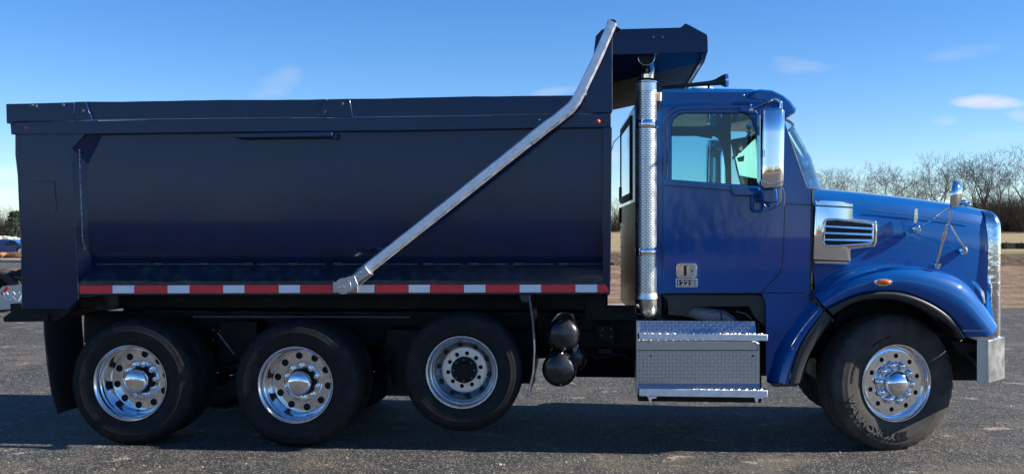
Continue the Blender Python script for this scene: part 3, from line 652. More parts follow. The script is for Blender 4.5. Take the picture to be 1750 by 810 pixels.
    # air tanks
    for (x, y, r, Y0, Y1, lab) in ((961.5, 572, 28.5, .12, .80, 1), (955.5, 632, 29.5, .10, .70, 1), (978, 612, 26, .5, .80, 0)):
        c = W(x, y, Y0); rr = r * 8.2 / 1800
        t = B('air_tank', M['tank'], lambda q: q.lathe([(.001, -.035), (rr * .35, -.032), (rr * .65, -.022), (rr * .87, -.004), (rr * .97, .018), (rr, .045), (rr * 1.0, Y1 - Y0), (0, Y1 - Y0)], c, 40), ang=50)
        if lab:
            B('drain_cock', M['edge'], lambda q: q.lathe([(0, -.02), (.008, -.018), (.010, 0)], W(x + 3, y + r * .84, Y0 - .012), 8), t)
            B('seam_ring', M['tank'], lambda q: q.lathe([(rr, .05), (rr + .004, .052), (rr + .004, .064), (rr, .066)], c, 40), t)
    B('tank_valve', M['chrome'], lambda q: q.tube([W(960, 607, .07), W(961, 600, .10), W(965, 596, .16)], .008, 6))
    B('tank_strap', M['edge'], lambda q: q.ppoly([(978, 597), (987, 588), (989, 592), (983, 603)], .12, .14))
    B('tank_bracket', M['black'], lambda q: q.box((X(945), .5, .62), (X(985), .84, 1.0)))
    B('fuel_tank', M['black'], lambda q: q.loft([[Vector((X(985, 2.2) + dx, 1.95 + .3 * math.cos(a), .66 + .33 * math.sin(a))) for a in [2 * math.pi * k / 20 for k in range(20)]] for dx in (0, 1.4)], True, True), ang=40)
    B('battery_box', M['black'], lambda q: q.box((X(1090, .35), .3, .36), (X(1300, .35), .8, .92)), bevel=.01)
    B('frame_bracket', M['black'], lambda q: (q.pbox(1020, 556, 1050, 590, .7, .8), q.pbox(1022, 596, 1046, 604, .55, .7)))
    for (x, y) in ((1030, 562), (1044, 562), (1028, 573), (1045, 575)):
        B('bracket_bolt', M['edge'], lambda q: q.lathe([(0, -.012), (.009, -.01), (.011, 0)], W(x, y, .7), 8), fr)
    B('frame_ledge', M['edge'], lambda q: q.tube([W(330, 541, .24), W(700, 541.5, .24)], .005, 5))
    B('gusset_arm', M['black'], lambda q: q.ppoly([(1000, 505), (1030, 505), (1034, 522), (1090, 523), (1090, 546), (1000, 546)], .5, .6))
chassis()

# ---------------- cab
CY = .26
def arc_pts(c, r, a0, a1, n): return [(c[0] + r * math.cos(R(a0 + (a1 - a0) * i / n)), c[1] - r * math.sin(R(a0 + (a1 - a0) * i / n))) for i in range(n + 1)]
win = [(1147, 308)] + arc_pts((1171, 217), 24, 180, 90, 6) + [(1220, 193), (1268, 193)] + arc_pts((1268, 213), 20, 85, 30, 4) + [(1292, 225), (1297, 262), (1299, 319), (1225, 314)]
door = [(1134, 500), (1133.5, 330), (1133.5, 222)] + arc_pts((1165, 213), 31, 178, 92, 6) + [(1230, 179.5), (1282, 180), (1296, 190), (1311, 236), (1322, 285), (1340.5, 330), (1339, 400), (1336, 452), (1331, 466), (1302, 498), (1297, 500)]
def cab():
    side = [(1121, 158), (1290, 158), (1338, 200), (1342, 212), (1360, 266), (1379, 320), (1388, 324), (1386, 515), (1345, 570), (1322, 612), (1318, 656), (1309, 640), (1309, 518), (1302, 501), (1134, 502), (1121, 502)]
    q = MB(); q.ppoly(side, CY, CY + .03, [list(win)])
    c = q.build('cab', M['blue'], truck, bevel=.003)
    P = lambda name, m, f, par=c, **k: (lambda q: (f(q), q.build(name, m, par, **k))[1])(MB())
    # far side wall, seen through the near window
    wx = lambda lp: [(W(p[0], p[1], CY).x, W(p[0], p[1], CY).z) for p in lp]
    P('far_wall', M['cabin'], lambda q: q.poly(wx([(1121, 158), (1290, 158), (1302, 166), (1304, 318), (1379, 322), (1388, 324), (1386, 515), (1309, 518), (1121, 502)]), mir(CY + .03), mir(CY), [wx([(p[0] - 6, p[1]) for p in win])]))
    P('far_window', M['glass2'], lambda q: q.poly(wx(win), mir(CY + .02), mir(CY + .018)))
    # roof: rounded cap
    xs = [1119, 1124, 1135, 1180, 1230, 1285, 1318, 1336, 1345]
    tp = [160, 154, 151.5, 150, 150, 151, 156, 164, 178]
    rings = []
    sect = [(.0, 0), (.004, .25), (.02, .55), (.05, .8), (.10, .95), (.17, 1.0)]
    for x, t in zip(xs, tp):
        zb = W(x, 183, CY).z; zt = W(x, t, CY + .10).z; wx0 = X(x, CY)
        near = [Vector((wx0, CY - .004 + d, zb + (zt - zb) * k)) for d, k in sect]
        mid = [Vector((wx0, YM, zt + .02))]
        rings.append(near + mid + [Vector((p.x, mir(p.y), p.z)) for p in reversed(near)])
    P('roof', M['blue'], lambda q: q.loft(rings, True, True), ang=50)
    for i in range(22):
        x = 1139 + i * 7.2
        P('rivet', M['blue'], lambda q: q.sphere(W(x, 176 + (0 if i > 3 else 0), CY - .004), .0045, 4, (1, .6, 1)))
    for x in (1187, 1207): P('rivet', M['blue'], lambda q: q.sphere(W(x, 187.5, CY - .016), .006, 4, (1, .6, 1)))
    # rear wall and its window
    rb = [W(1086, 158, .42), W(1061, 205, 2.15)]
    xa, xb = X(1086, .42), X(1060.5, 2.2)
    z0, z1 = W(1200, 545, .4).z, W(1200, 158, .4).z
    def rw(y0, y1, za, zb, off, th=.01):
        f = lambda y: xa + (xb - xa) * (y - .42) / (2.2 - .42) - off
        return [[Vector((f(y), y, za)), Vector((f(y) + th, y, za)), Vector((f(y) + th, y, zb)), Vector((f(y), y, zb))] for y in (y0, y1)]
    P('rear_wall', M['cabin'], lambda q: q.box((X(1124, CY), CY + .03, z0), (X(1124, CY) + .03, mir(CY + .03), z1)))
    P('rear_panel', M['rear_metal'], lambda q: q.loft(rw(.46, 2.2, 1.05, 1.97, 0), True, True))
    P('rear_panel', M['blue'], lambda q: q.loft(rw(.46, 2.2, 1.97, 2.76, 0), True, True))
    P('rear_window', M['lens'], lambda q: q.loft(rw(.9, 2.05, 2.06, 2.66, .006, .004), True, True))
    P('window_seal', M['trim'], lambda q: [q.loft(rw(*a, .012, .012), True, True) for a in ((.84, .9, 2.0, 2.72), (2.05, 2.1, 2.0, 2.72), (.9, 2.05, 2.66, 2.72), (.9, 2.05, 2.0, 2.06))])
    for i in range(16): P('rivet', M['edge'], lambda q: q.sphere(rw(2.14, 2.14, 1.2 + i * .095, 1.3, .004)[0][0], .007, 4))
    for (a, b_) in ((320, 345), (355, 381)): P('latch', M['trim'], lambda q: q.pbox(1058, a, 1061.5, b_, 2.12, 2.2))
    P('exhaust_mount', M['black'], lambda q: q.pbox(1086, 170, 1092, 520, .38, .46))
    P('hose_coil', M['black'], lambda q: q.tube([W(1062, 230, 1.2), W(1049, 243, 1.1), W(1044, 262, .9)], .004, 5))
    # floor, dash, seats
    P('cab_floor', M['cabin'], lambda q: q.box((X(1125, CY), CY + .03, W(1200, 502, CY).z), (X(1386, CY), mir(CY + .03), W(1200, 502, CY).z + .03)))
    P('firewall', M['cabin'], lambda q: q.box((X(1372, CY), CY + .035, W(1200, 502, CY).z), (X(1386, CY), mir(CY + .035), W(1200, 330, CY).z)))
    P('dashboard', M['dark'], lambda q: q.box((X(1322, CY), CY + .04, W(1200, 372, CY).z), (X(1378, CY), mir(CY + .04), W(1200, 322, CY).z)), bevel=.03)
    P('headliner', M['cabin'], lambda q: q.box((X(1128, CY), CY + .03, W(1200, 182, CY).z), (X(1330, CY), mir(CY + .03), W(1200, 180, CY).z)))
    for (a, yc) in ((1160, .70), (1160, 1.80)):
        s = P('seat', M['seat'], lambda q: (q.box((X(a, CY), yc - .25, 1.35), (X(a + 95, CY), yc + .25, 1.48)), q.loft([[Vector((X(a - 8, CY) + dx, yc - w, z)), Vector((X(a + 12, CY) + dx, yc - w, z)), Vector((X(a + 12, CY) + dx, yc + w, z)), Vector((X(a - 8, CY) + dx, yc + w, z))] for dx, z, w in ((0, 1.45, .25), (-.05, 1.75, .25), (-.09, 2.02, .2))], True, True)), bevel=.03)
    P('steering_wheel', M['dark'], lambda q: q.tube([Vector((X(1300, CY) - .10 * math.cos(a) * .5, 1.8 + .22 * math.sin(a), 1.95 + .2 * math.cos(a))) for a in [2 * math.pi * k / 24 for k in range(25)]], .014, 8))
    # windscreen: bowed forward in the middle
    rows = []
    for i in range(9):
        t = i / 8; y = CY + .02 + (2 * (YM - CY) - .04) * t; bow = .30 * (1 - (2 * t - 1) ** 2); k = max(0, (t - .55) / .45) ** 1.5
        pt, pb = W(1338, 202, CY), W(1379, 321, CY)
        fx = X(1305, CY); rows.append([Vector((v.x + (fx + j * .02 - v.x) * k * (1 - .15 * j), v.y, v.z)) for j, v in enumerate((Vector((pt.x + bow * .75, y, pt.z)), Vector(((pt.x + pb.x) / 2 + bow, y, (pt.z + pb.z) / 2)), Vector((pb.x + bow, y, pb.z))))])
    P('windscreen', M['wind'], lambda q: q.loft(rows, False, False), ang=180)
    P('windscreen_seal', M['trim'], lambda q: (q.tube([r[0] for r in rows], .012, 6), q.tube([r[2] for r in rows], .012, 6), q.tube(rows[-1], .016, 6), q.tube(rows[0], .008, 6)))
    # stickers on the inside of the glass, towards the far pillar
    def onw(t, s, off=.012):
        i = t * 8; k = min(7, int(i)); f = i - k; a = [rows[k][j].lerp(rows[k + 1][j], f) for j in range(3)]
        p = a[0].lerp(a[1], s * 2) if s < .5 else a[1].lerp(a[2], s * 2 - 1); return p - Vector((off, 0, 0))
    def onq(q, t0, t1, s0, s1, sk=0): q.add([onw(t0, s0), onw(t1, s0 + sk), onw(t1, s1 + sk), onw(t0, s1)], [(0, 1, 2, 3)])
    def proj(p):
        d = p - Vector((0, -D, H)); z = -math.sin(TH) * d.x + math.cos(TH) * d.y
        return CX + F * (math.cos(TH) * d.x + math.sin(TH) * d.y) / z, HY - F * d.z / z
    cand = [(onw(.55 + i * .0045, k * .01), ) for i in range(99) for k in range(100)]; cand = [(proj(c[0]), c[0]) for c in cand]
    def near(px, py): return min(cand, key=lambda c: (c[0][0] - px) ** 2 + (c[0][1] - py) ** 2)[1]
    def stick(m, pts, off=0): P('sticker', m, lambda q: q.add([near(*p) - Vector((off, 0, 0)) for p in pts], [(0, 1, 2, 3)]))
    stick(M['sheet'], [(1256, 270), (1290, 238), (1297, 306), (1264, 300)])
    stick(M['brown'], [(1257, 248), (1265, 246), (1268, 258), (1260, 260)], .02); stick(M['redlabel'], [(1263, 270), (1276, 266), (1275, 276), (1265, 277)], .02)
    stick(M['paper'], [(1246, 256), (1251, 254), (1262, 298), (1254, 302)], .02); stick(M['paper'], [(1244, 272), (1260, 264), (1261, 268), (1246, 277)], .03)
    P('wiper', M['trim'], lambda q: q.tube([W(1381, 318, CY + .1), W(1388, 317, CY + .3), W(1392, 322, CY + .5)], .010, 6))
    # visor over the windscreen
    def visor(q):
        out = [(1270, 168), (1278, 159), (1296, 152.5), (1318, 154), (1338, 163), (1352, 174), (1362, 187), (1360, 193), (1344, 203), (1336, 200), (1342, 190), (1330, 178), (1300, 172)]
        rr = []
        for (Y, s) in ((CY - .02, .82), (CY + .0, .95), (CY + .06, 1.0), (mir(CY + .06), 1.0), (mir(CY), .95), (mir(CY - .02), .82)):
            rr.append([(lambda w: Vector((w.x, Y, w.z)))(W(1320 + (p[0] - 1320) * s, 176 + (p[1] - 176) * s, CY + .02)) for p in out])
        q.loft(rr, True, True)
    P('sun_visor', M['blue'], visor, ang=38, bevel=.004)
    P('visor_screw', M['chrome'], lambda q: q.sphere(W(1271, 163, CY - .022), .010, 5, (1, .6, 1)))
    # window of the near door sits in the cab wall
    # lower cab: black under-panel and a black sheet standing in for the shade below
    P('under_panel', M['plastic'], lambda q: q.ppoly([(1128, 503), (1302, 503), (1310, 520), (1309, 560), (1288, 540), (1280, 524), (1184, 524), (1172, 540), (1142, 538), (1140, 512)], CY + .05, CY + .1), bevel=.006)
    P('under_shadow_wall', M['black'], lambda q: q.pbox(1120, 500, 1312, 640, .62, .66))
    q2 = MB(); q2.tube([W(1172, 530, .42), W(1190, 533, .40), W(1210, 538, .39), (W(1235, 541, .39)), W(1252, 549, .40)], [.05, .058, .06, .055, .04], 14)
    q2.build('intake_duct', M['grey'], c, ang=60)
    P('duct_band', M['trim'], lambda q: q.tube([W(1232, 530, .345), W(1233, 541, .33), W(1233, 551, .345)], .006, 6))
    P('duct_rib', M['edge'], lambda q: (q.tube([W(1193, 541, .36), W(1200, 532.5, .345), W(1221, 534, .335)], .005, 6), q.tube([W(1238, 537, .34), W(1250, 540, .35), W(1258, 547, .36)], .005, 6)))
    P('hose', M['black'], lambda q: (q.tube([W(1096, 546, .3), W(1112, 534, .28), W(1130, 542, .3)], .012, 6), q.tube([W(1100, 548, .26), W(1118, 538, .25), W(1136, 546, .28)], .010, 6)))
    P('cable', M['edge'], lambda q: q.tube([W(1258, 532, .33), W(1275, 536, .32), W(1284, 545, .33)], .005, 5))
    P('side_lamp', M['hazel'], lambda q: q.lathe([(0, -.035), (.018, -.034), (.020, .0), (.020, .035), (0, .036)], W(1126.5, 166, .24), 12, 'Z'))
    P('lamp_stem', M['black'], lambda q: q.tube([W(1126.5, 174, .24), W(1126.5, 186, .25)], .010, 6))
    P('cowl_seam', M['trim'], lambda q: q.tube([W(1343, 349, CY - .001), W(1386, 350, CY - .001)], .0035, 5))
    P('cowl_seam', M['trim'], lambda q: q.tube([W(1303, 500.5, CY - .001), W(1374, 500.5, CY - .001)], .0035, 5))
    P('hood_gap', M['trim'], lambda q: q.tube([W(1388, 326, CY - .002), W(1387, 420, CY - .002), W(1386, 512, CY - .002)], .009, 6))
    return c
CAB = cab()

def door_part():
    q = MB(); q.ppoly(door, CY - .018, CY - .002, [list(win)])
    d = q.build('door', M['blue'], truck, bevel=.006, seg=3)
    P = lambda name, m, f, **k: (lambda q: (f(q), q.build(name, m, d, **k))[1])(MB())
    cxw = (1222, 255)
    ins = [(cxw[0] + (p[0] - cxw[0]) * .986, cxw[1] + (p[1] - cxw[1]) * .98) for p in win]
    P('window_seal', M['trim'], lambda q: q.ppoly(win, CY - .014, CY + .01, [ins]), bevel=.003)
    P('window_pane', M['glass'], lambda q: q.ppoly([(cxw[0] + (p[0] - cxw[0]) * .99, cxw[1] + (p[1] - cxw[1]) * .985) for p in win], CY + .002, CY + .006))
    P('belt_moulding', M['blue'], lambda q: q.ppoly([(1135, 307), (1225, 313.5), (1300, 320), (1327, 322), (1327, 333), (1290, 331), (1225, 324), (1135, 317)], CY - .034, CY - .014), bevel=.008)
    P('mirror_mount', M['blue'], lambda q: q.ppoly([(1246, 316), (1300, 320), (1300, 331), (1290, 336), (1252, 335)], CY - .045, CY - .02), bevel=.012)
    P('upper_groove', M['trim'], lambda q: q.tube([W(p[0], p[1], CY - .016) for p in [(1140, 305), (1140, 222)] + arc_pts((1168, 217), 29, 178, 92, 6) + [(1230, 186.5), (1280, 187)]], .004, 6))
    P('door_gap', M['trim'], lambda q: q.tube([W(p[0], p[1], CY - .003) for p in door + [door[0]]], .006, 6))
    # handle: rounded bezel, paddle, lock
    def rr(x0, y0, x1, y1, r): return arc_pts((x1 - r, y0 + r), r, 0, 90, 4) + arc_pts((x0 + r, y0 + r), r, 90, 180, 4) + arc_pts((x0 + r, y1 - r), r, 180, 270, 4) + arc_pts((x1 - r, y1 - r), r, 270, 360, 4)
    P('handle_bezel', M['chrome'], lambda q: q.ppoly(rr(1156, 450, 1191, 475, 5), CY - .032, CY - .016, [rr(1159.5, 453, 1187.5, 472, 3)]), bevel=.003)
    P('handle_cup', M['alu_dull'], lambda q: q.ppoly(rr(1159, 452.5, 1188, 472.5, 3), CY - .024, CY - .017))
    P('handle_paddle', M['chrome'], lambda q: (q.ppoly(rr(1160.5, 454, 1168.5, 471, 1), CY - .036, CY - .022), q.ppoly(rr(1173.5, 454, 1178, 471, 1), CY - .03, CY - .022)), bevel=.003)
    P('handle_recess', M['dark'], lambda q: q.ppoly(rr(1168.7, 454, 1173.3, 471, .5), CY - .026, CY - .0235))
    P('lock', M['chrome'], lambda q: q.lathe([(.008, -.014), (.012, -.012), (.013, 0)], W(1183, 462.5, CY - .024), 14))
    P('key_slot', M['dark'], lambda q: q.lathe([(0, -.0125), (.008, -.0125)], W(1183, 462.5, CY - .024), 12))
    # model plate
    P('plate_frame', M['silver'], lambda q: q.ppoly(rr(1155, 476, 1192, 490.5, 1.2), CY - .026, CY - .016), bevel=.002)
    P('plate_field', M['platebg'], lambda q: q.ppoly([(1157, 478), (1179, 478), (1179, 488.5), (1157, 488.5)], CY - .0285, CY - .025))
    P('plate_field', M['grey'], lambda q: q.ppoly([(1179.4, 478), (1190, 478), (1190, 488.5), (1179.4, 488.5)], CY - .0285, CY - .025))
    def lett(q, txt, px, py, w, h, Y):
        vs, fs = text_mesh(txt, 1.0, .0); x0 = min(v.x for v in vs); x1 = max(v.x for v in vs); y0 = min(v.y for v in vs); y1 = max(v.y for v in vs)
        a = W(px, py + h, Y); b_ = W(px + w, py, Y)
        vv = [Vector((a.x + (v.x - x0) / (x1 - x0) * (b_.x - a.x), Y, a.z + (v.y - y0) / (y1 - y0) * (b_.z - a.z))) for v in vs]
        q.add(vv, fs); q.add([v + Vector((0, -.0012, 0)) + Vector((.0015, 0, 0)) for v in vv], fs)
    P('model_number', M['silver'], lambda q: lett(q, '122', 1158.6, 479.2, 19, 8.2, CY - .0295))
    P('model_letters', M['silver'], lambda q: lett(q, 'SD', 1180.6, 479.8, 8.6, 7.4, CY - .0295))
    # grab loop below the mirror
    P('grab_loop', M['blue'], lambda q: q.tube([W(1286, 331, CY - .05), W(1286, 357, CY - .06), W(1289, 361, CY - .06), W(1302, 361, CY - .06), W(1305, 357, CY - .06), W(1306, 333, CY - .05)], .011, 8))
    return d
door_part()

# ---------------- mirrors
def mirrors():
    # big chrome mirror: half-round shell
    x0, x1 = 1298, 1339; Y0, Y1 = -.16, .04
    rings = []
    ww = X(x1, -.1) - X(x0, -.1); xc = (X(x1, -.1) + X(x0, -.1)) / 2
    zt, zb = W(1318, 186, -.1).z, W(1318, 322, -.1).z
    for (k, s) in ((0, .80), (.012, .93), (.035, 1.0), (.3, 1.0), (.7, 1.0), (.94, 1.0), (.972, .96), (.99, .9), (1.0, .78)):
        z = zt + (zb - zt) * k; ring = []
        for i in range(28):
            a = 2 * math.pi * i / 28; ca, sa = math.cos(a), math.sin(a)
            e = lambda v: math.copysign(abs(v) ** .62, v)
            ring.append(Vector((xc + e(ca) * ww / 2 * s + (.012 * (1 - k)), -.06 + e(sa) * .10 * s, z)))
        rings.append(ring)
    q = MB(); q.loft(rings, True, True); m = q.build('side_mirror', M['chrome'], truck, ang=50)
    P = lambda name, mm, f, par=m, **k: (lambda q: (f(q), q.build(name, mm, par, **k))[1])(MB())
    P('mirror_glass', M['chrome'], lambda q: q.box((xc - ww / 2 - .002, -.13, zb + .05), (xc - ww / 2 + .002, .01, zt - .05)))
    P('shell_seam', M['alu_dull'], lambda q: q.tube([W(1299, 308, -.161), W(1316, 315, -.165), W(1338, 311, -.16)], .006, 6))
    P('upper_arm', M['chrome'], lambda q: q.tube([W(1287, 187, CY - .05), W(1310, 177, .05), W(1324, 170.5, -.03), W(1330, 170.5, -.06), W(1334, 175, -.06), W(1335, 190, -.06)], .014, 10), ang=60)
    P('arm_foot', M['blue'], lambda q: q.ppoly([(1264, 182), (1284, 182), (1296, 193), (1294, 196), (1276, 193), (1264, 191)], CY - .06, CY - .016), bevel=.01)
    P('foot_screw', M['chrome'], lambda q: q.sphere(W(1284, 188, CY - .06), .018, 6, (1, .6, 1)))
    P('foot_screw', M['chrome'], lambda q: q.sphere(W(1283, 180, CY - .06), .010, 5))
    P('lower_arm', M['chrome'], lambda q: q.tube([W(1333, 318, -.05), W(1333, 342, -.02), W(1329, 351, .03), W(1314, 357, .12), W(1307, 349, .17)], .013, 10), ang=60)
    P('arm_bracket', M['blue'], lambda q: q.ppoly([(1301, 323), (1328, 322), (1330, 345), (1322, 347), (1304, 343)], .02, CY - .03), bevel=.015)
    P('badge', M['edge'], lambda q: q.pbox(1301, 256, 1304, 268, -.155, -.15))
    # far mirror (copy, turned about the truck's middle line)
    o = copy_tree(m, truck)
    for ch in o.children:
        if not ch.name.startswith('mirror_glass'): ch.hide_render = False
    o.location = Vector((ORG[m].x - .13, mir(ORG[m].y), ORG[m].z)) - ORG[truck]; o.scale = (1, -1, 1)
    # hood mirror on three rods
    def ell(c, rx, ry, tilt, Y, dep, q):
        prof = [(.0, -dep * 1.0), (.5, -dep * .85), (.8, -dep * .5), (1.0, 0), (.96, .012), (0, .016)]
        rings = []
        return prof
    mc = W(1632.5, 333, .02); 
    q = MB(); ax = Vector((.88, -.42, -.12)).normalized(); up = Vector((.12, 0, 1)); up = (up - ax * up.dot(ax)).normalized(); sd = ax.cross(up)
    rings = []
    for (r, d) in ((.98, -.02), (1.0, -.012), (1.0, .0), (.93, .018), (.72, .034), (.4, .044), (.05, .047)):
        rings.append([mc + ax * d + (up * math.cos(2 * math.pi * k / 28) * .108 + sd * math.sin(2 * math.pi * k / 28) * .095) * r for k in range(28)])
    q.loft(rings, True, True); h = q.build('hood_mirror', M['chrome'], truck, ang=50)
    q = MB(); q.loft([[mc + ax * -.0215 + (up * math.cos(2 * math.pi * k / 24) * .098 + sd * math.sin(2 * math.pi * k / 24) * .085) * r for k in range(24)] for r in (1, .01)], True, False); q.build('mirror_face', M['lens'], h)
    P2 = lambda name, f, mm='chrome': (lambda q: (f(q), q.build(name, M[mm], h, ang=50))[1])(MB())
    j = W(1626, 360, .03)
    P2('rod', lambda q: q.tube([j, W(1613, 405, .10), W(1600, 452, .19)], .0105, 8)); P2('rod_joint', lambda q: q.tube([W(1615.5, 396, .085), W(1611, 411, .11)], .015, 8))
    P2('rod', lambda q: q.tube([W(1625, 352, .03), W(1597, 373, .17), W(1571, 390, .31)], .009, 8))
    P2('rod', lambda q: q.tube([W(1623, 385, .06), W(1634, 404, .18), W(1650, 428, .38)], .011, 8))
    P2('rod_foot', lambda q: q.lathe([(0, -.02), (.02, -.02), (.034, .0), (.04, .02)], W(1600, 455, .2), 12, 'Z'))
    P2('ball_foot', lambda q: q.sphere(W(1566, 391, .36), .038, 9, (1, .75, 1)))
    P2('ball_foot', lambda q: q.sphere(W(1646, 428, .45), .038, 9, (1, .75, 1)))
    P2('latch', lambda q: q.ppoly([(1563.5, 357), (1568, 357), (1569, 372), (1566, 381), (1562, 381), (1562, 372)], .34, .37))
mirrors()

# ---------------- hood, fenders, grille, bumper
def hood():
    # stations: px at the side, top edge, side depth; section rounded over the top
    st = [(1389, 322.5, .285), (1420, 325, .295), (1480, 330.5, .33), (1550, 338.5, .385), (1620, 347.5, .45), (1670, 355, .505), (1694, 361, .545), (1700, 362, .55)]
    rings = []
    for (x, yt, yd) in st:
        xx = X(x, yd); zt = W(x, yt, yd + .10).z; zb = W(x, {1389: 512, 1420: 492, 1480: 478, 1550: 474, 1620: 484, 1670: 510, 1694: 545, 1700: 548}[x], yd).z
        sec = [(yd + .015, zb), (yd, zb + (zt - zb) * .5), (yd + .004, zt - .20), (yd + .020, zt - .125), (yd + .022, zt - .115), (yd + .05, zt - .05), (yd + .10, zt - .012), (yd + .2, zt + .012), (YM - .2, zt + .05)]
        near = [Vector((xx, y, z)) for y, z in sec]
        rings.append(near + [Vector((xx, YM, zt + .055))] + [Vector((xx, mir(p.y), p.z)) for p in reversed(near)])
    q = MB(); q.loft(rings, False, False); m = len(rings[0]); q.f.append(tuple(range((len(rings) - 1) * m, len(rings) * m)))
    h = q.build('hood', M['blue'], truck, ang=24, sub=1)
    P = lambda name, mm, f, par=h, **k: (lambda q: (f(q), q.build(name, mm, par, **k))[1])(MB())
    def hy(x):
        for a, b_ in zip(st, st[1:]):
            if a[0] <= x <= b_[0]: return a[2] + (b_[2] - a[2]) * (x - a[0]) / (b_[0] - a[0])
        return st[0][2] if x < 1389 else st[-1][2]
    P('crease', M['edge'], lambda q: q.tube([W(x, y, hy(x) - .0005) for x, y in ((1487, 357.5), (1540, 364), (1600, 371), (1662, 380))], .003, 5))
    # side vent, chrome: cap with bands, louvre frame, fins
    def vp(x, y, o): return W(x, y, hy(x) - o)
    def shell(q, pts, o0, o1):
        a = [vp(x, y, o1) for x, y in pts]; q2 = [vp(x, y, o0) for x, y in pts]; cx_ = sum((p for p in a), Vector()) / len(a)
        ins = [p.lerp(cx_, .05) + Vector((0, -.012, 0)) for p in a]; q.loft([q2, a, ins], True, True)
    v = P('side_vent', M['chrome'], lambda q: shell(q, [(1393, 343), (1400, 339), (1440, 341.5), (1457, 347), (1457, 372), (1489, 375), (1498, 378), (1500, 384), (1499, 414), (1495, 422), (1453, 427), (1453, 450), (1447, 455), (1393, 452), (1389, 447), (1391, 395)], -.01, .035), ang=40, bevel=.006)
    for (pts) in ([(1392.5, 350), (1457, 353.5), (1457, 356), (1392.5, 352.5)], [(1390, 443), (1453, 445.5), (1453, 448), (1390, 446)]):
        P('vent_band', M['trim'], lambda q: q.loft([[vp(x, y, .046) for x, y in pts], [vp(x, y, .05) for x, y in pts]], True, True), v)
    op = [(1409, 381), (1412, 375.5), (1430, 375), (1489, 382), (1492, 386), (1491, 411), (1487, 416), (1430, 420), (1411, 420), (1407, 415)]
    P('vent_opening', M['dark'], lambda q: q.loft([[vp(x, y, .048) for x, y in op], [vp(x, y, .052) for x, y in op]], True, True), v)
    P('vent_frame', M['chrome'], lambda q: q.tube([vp(x, y, .056) for x, y in op + [op[0], op[1]]], .009, 8), v, ang=60)
    for (ya, yb) in ((386.5, 391), (398, 401), (409.5, 411)):
        P('vent_fin', M['alu_wheel'], lambda q: q.loft([[vp(x, ya + (yb - ya) * t - h_, .055), vp(x, ya + (yb - ya) * t - h_ * .55, .080), vp(x, ya + (yb - ya) * t + h_ * .55, .082), vp(x, ya + (yb - ya) * t + h_, .055)] for x, t, h_ in ((1409, 0, 2.2), (1450, .5, 3.0), (1492, 1, 3.4))], True, True), v, ang=50)
    # grille surround
    def surround(q):
        rr = []
        for (x, o) in ((1686, .01), (1693, -.012), (1700, -.026), (1707, -.018), (1712, .01), (1714, .045)):
            yd = .535 + o; xx = X(x, .54); zt = W(1692, 359, yd).z - (0 if x < 1700 else (x - 1700) * .004); rr.append([Vector((xx, yd + .02, .72)), Vector((xx, yd, .9)), Vector((xx, yd, zt - .13)), Vector((xx, yd + .015, zt - .06)), Vector((xx, yd + .055, zt - .015)), Vector((xx, yd + .13, zt + .005)), Vector((xx, YM, zt + .04))] )
        rr = [r + [Vector((p.x, mir(p.y), p.z)) for p in reversed(r[:-1])] for r in rr]
        q.loft(rr, False, False)
    g = P('grille', M['chrome_wavy'], surround, truck, ang=50, sub=1)
    P('grille_mesh', M['black'], lambda q: q.box((X(1704, .55), .66, .74), (X(1708, .55), mir(.66), W(1692, 364, .55).z)), g)
    for i in range(7): P('grille_bar', M['chrome'], lambda q: q.box((X(1708, .55), .6, .8 + i * .13), (X(1708, .55) + .02, mir(.6), .84 + i * .13)), g)
    P('hood_ornament', M['chrome'], lambda q: (q.sphere(W(1645, 346, .95), .03, 6, (1.6, 1, .8)), q.sphere(W(1654, 349, .9), .022, 6, (1.6, 1, .8))), ang=60)
    # fender
    S = [((1426, 540), (1413, 528), (1402, 517), (1388, 504)), ((1456, 517), (1456, 506), (1445, 487), (1425, 470)), ((1498, 510), (1495, 497), (1490, 472), (1476, 454)), ((1540, 513), (1540, 498), (1543, 470), (1540, 451)),
         ((1578, 528), (1581, 512), (1594, 480), (1600, 459.5)), ((1610, 551), (1617, 533), (1642, 503), (1648, 473)), ((1627, 566), (1636, 553), (1674, 543), (1676, 508)), ((1634, 577.5), (1650, 577), (1696, 574), (1704, 552))]
    yB = [.06, .06, .07, .085, .11, .145, .20, .25]; yD = [.23, .22, .22, .23, .26, .29, .36, .42]
    rings = []
    for k, (A, B, C, Dp) in enumerate(S):
        b0, c0, d0 = W(*B, yB[k]), W(*C, yB[k] - .012), W(*Dp, yD[k])
        cd = c0.lerp(d0, .55) + Vector((0, -.05, .012)); e0 = d0 + Vector((0, .16, .0)); e1 = d0 + Vector((-.02, .5, -.06))
        rings.append([b0 + Vector((0, .07, 0)), b0, b0.lerp(c0, .5) + Vector((0, -.008, 0)), c0, cd, d0, e0, e1])
    f = P('fender', M['blue'], lambda q: q.loft(rings, False, False), truck, ang=50, sub=2)
    fl = []
    for k, (A, B, C, Dp) in enumerate(S):
        a, b0 = W(*A, yB[k] + .02), W(*B, yB[k] - .012); mid = a.lerp(b0, .5) + Vector((0, -.022, 0))
        fl.append([a + Vector((0, .1, 0)), a, mid, b0, b0 + Vector((0, .03, 0))])
    P('fender_flare', M['plastic'], lambda q: q.loft(fl, False, False), f, ang=50, sub=2)
    P('marker_light', M['chrome'], lambda q: q.loft([[W(1509.5 + rx * math.cos(a), 482 + ry * math.sin(a), .055 - o) for a in [2 * math.pi * k / 20 for k in range(20)]] for rx, ry, o in ((17.5, 7.2, -.03), (16, 6.5, .012), (13, 5.5, .014))], True, True), f, ang=50)
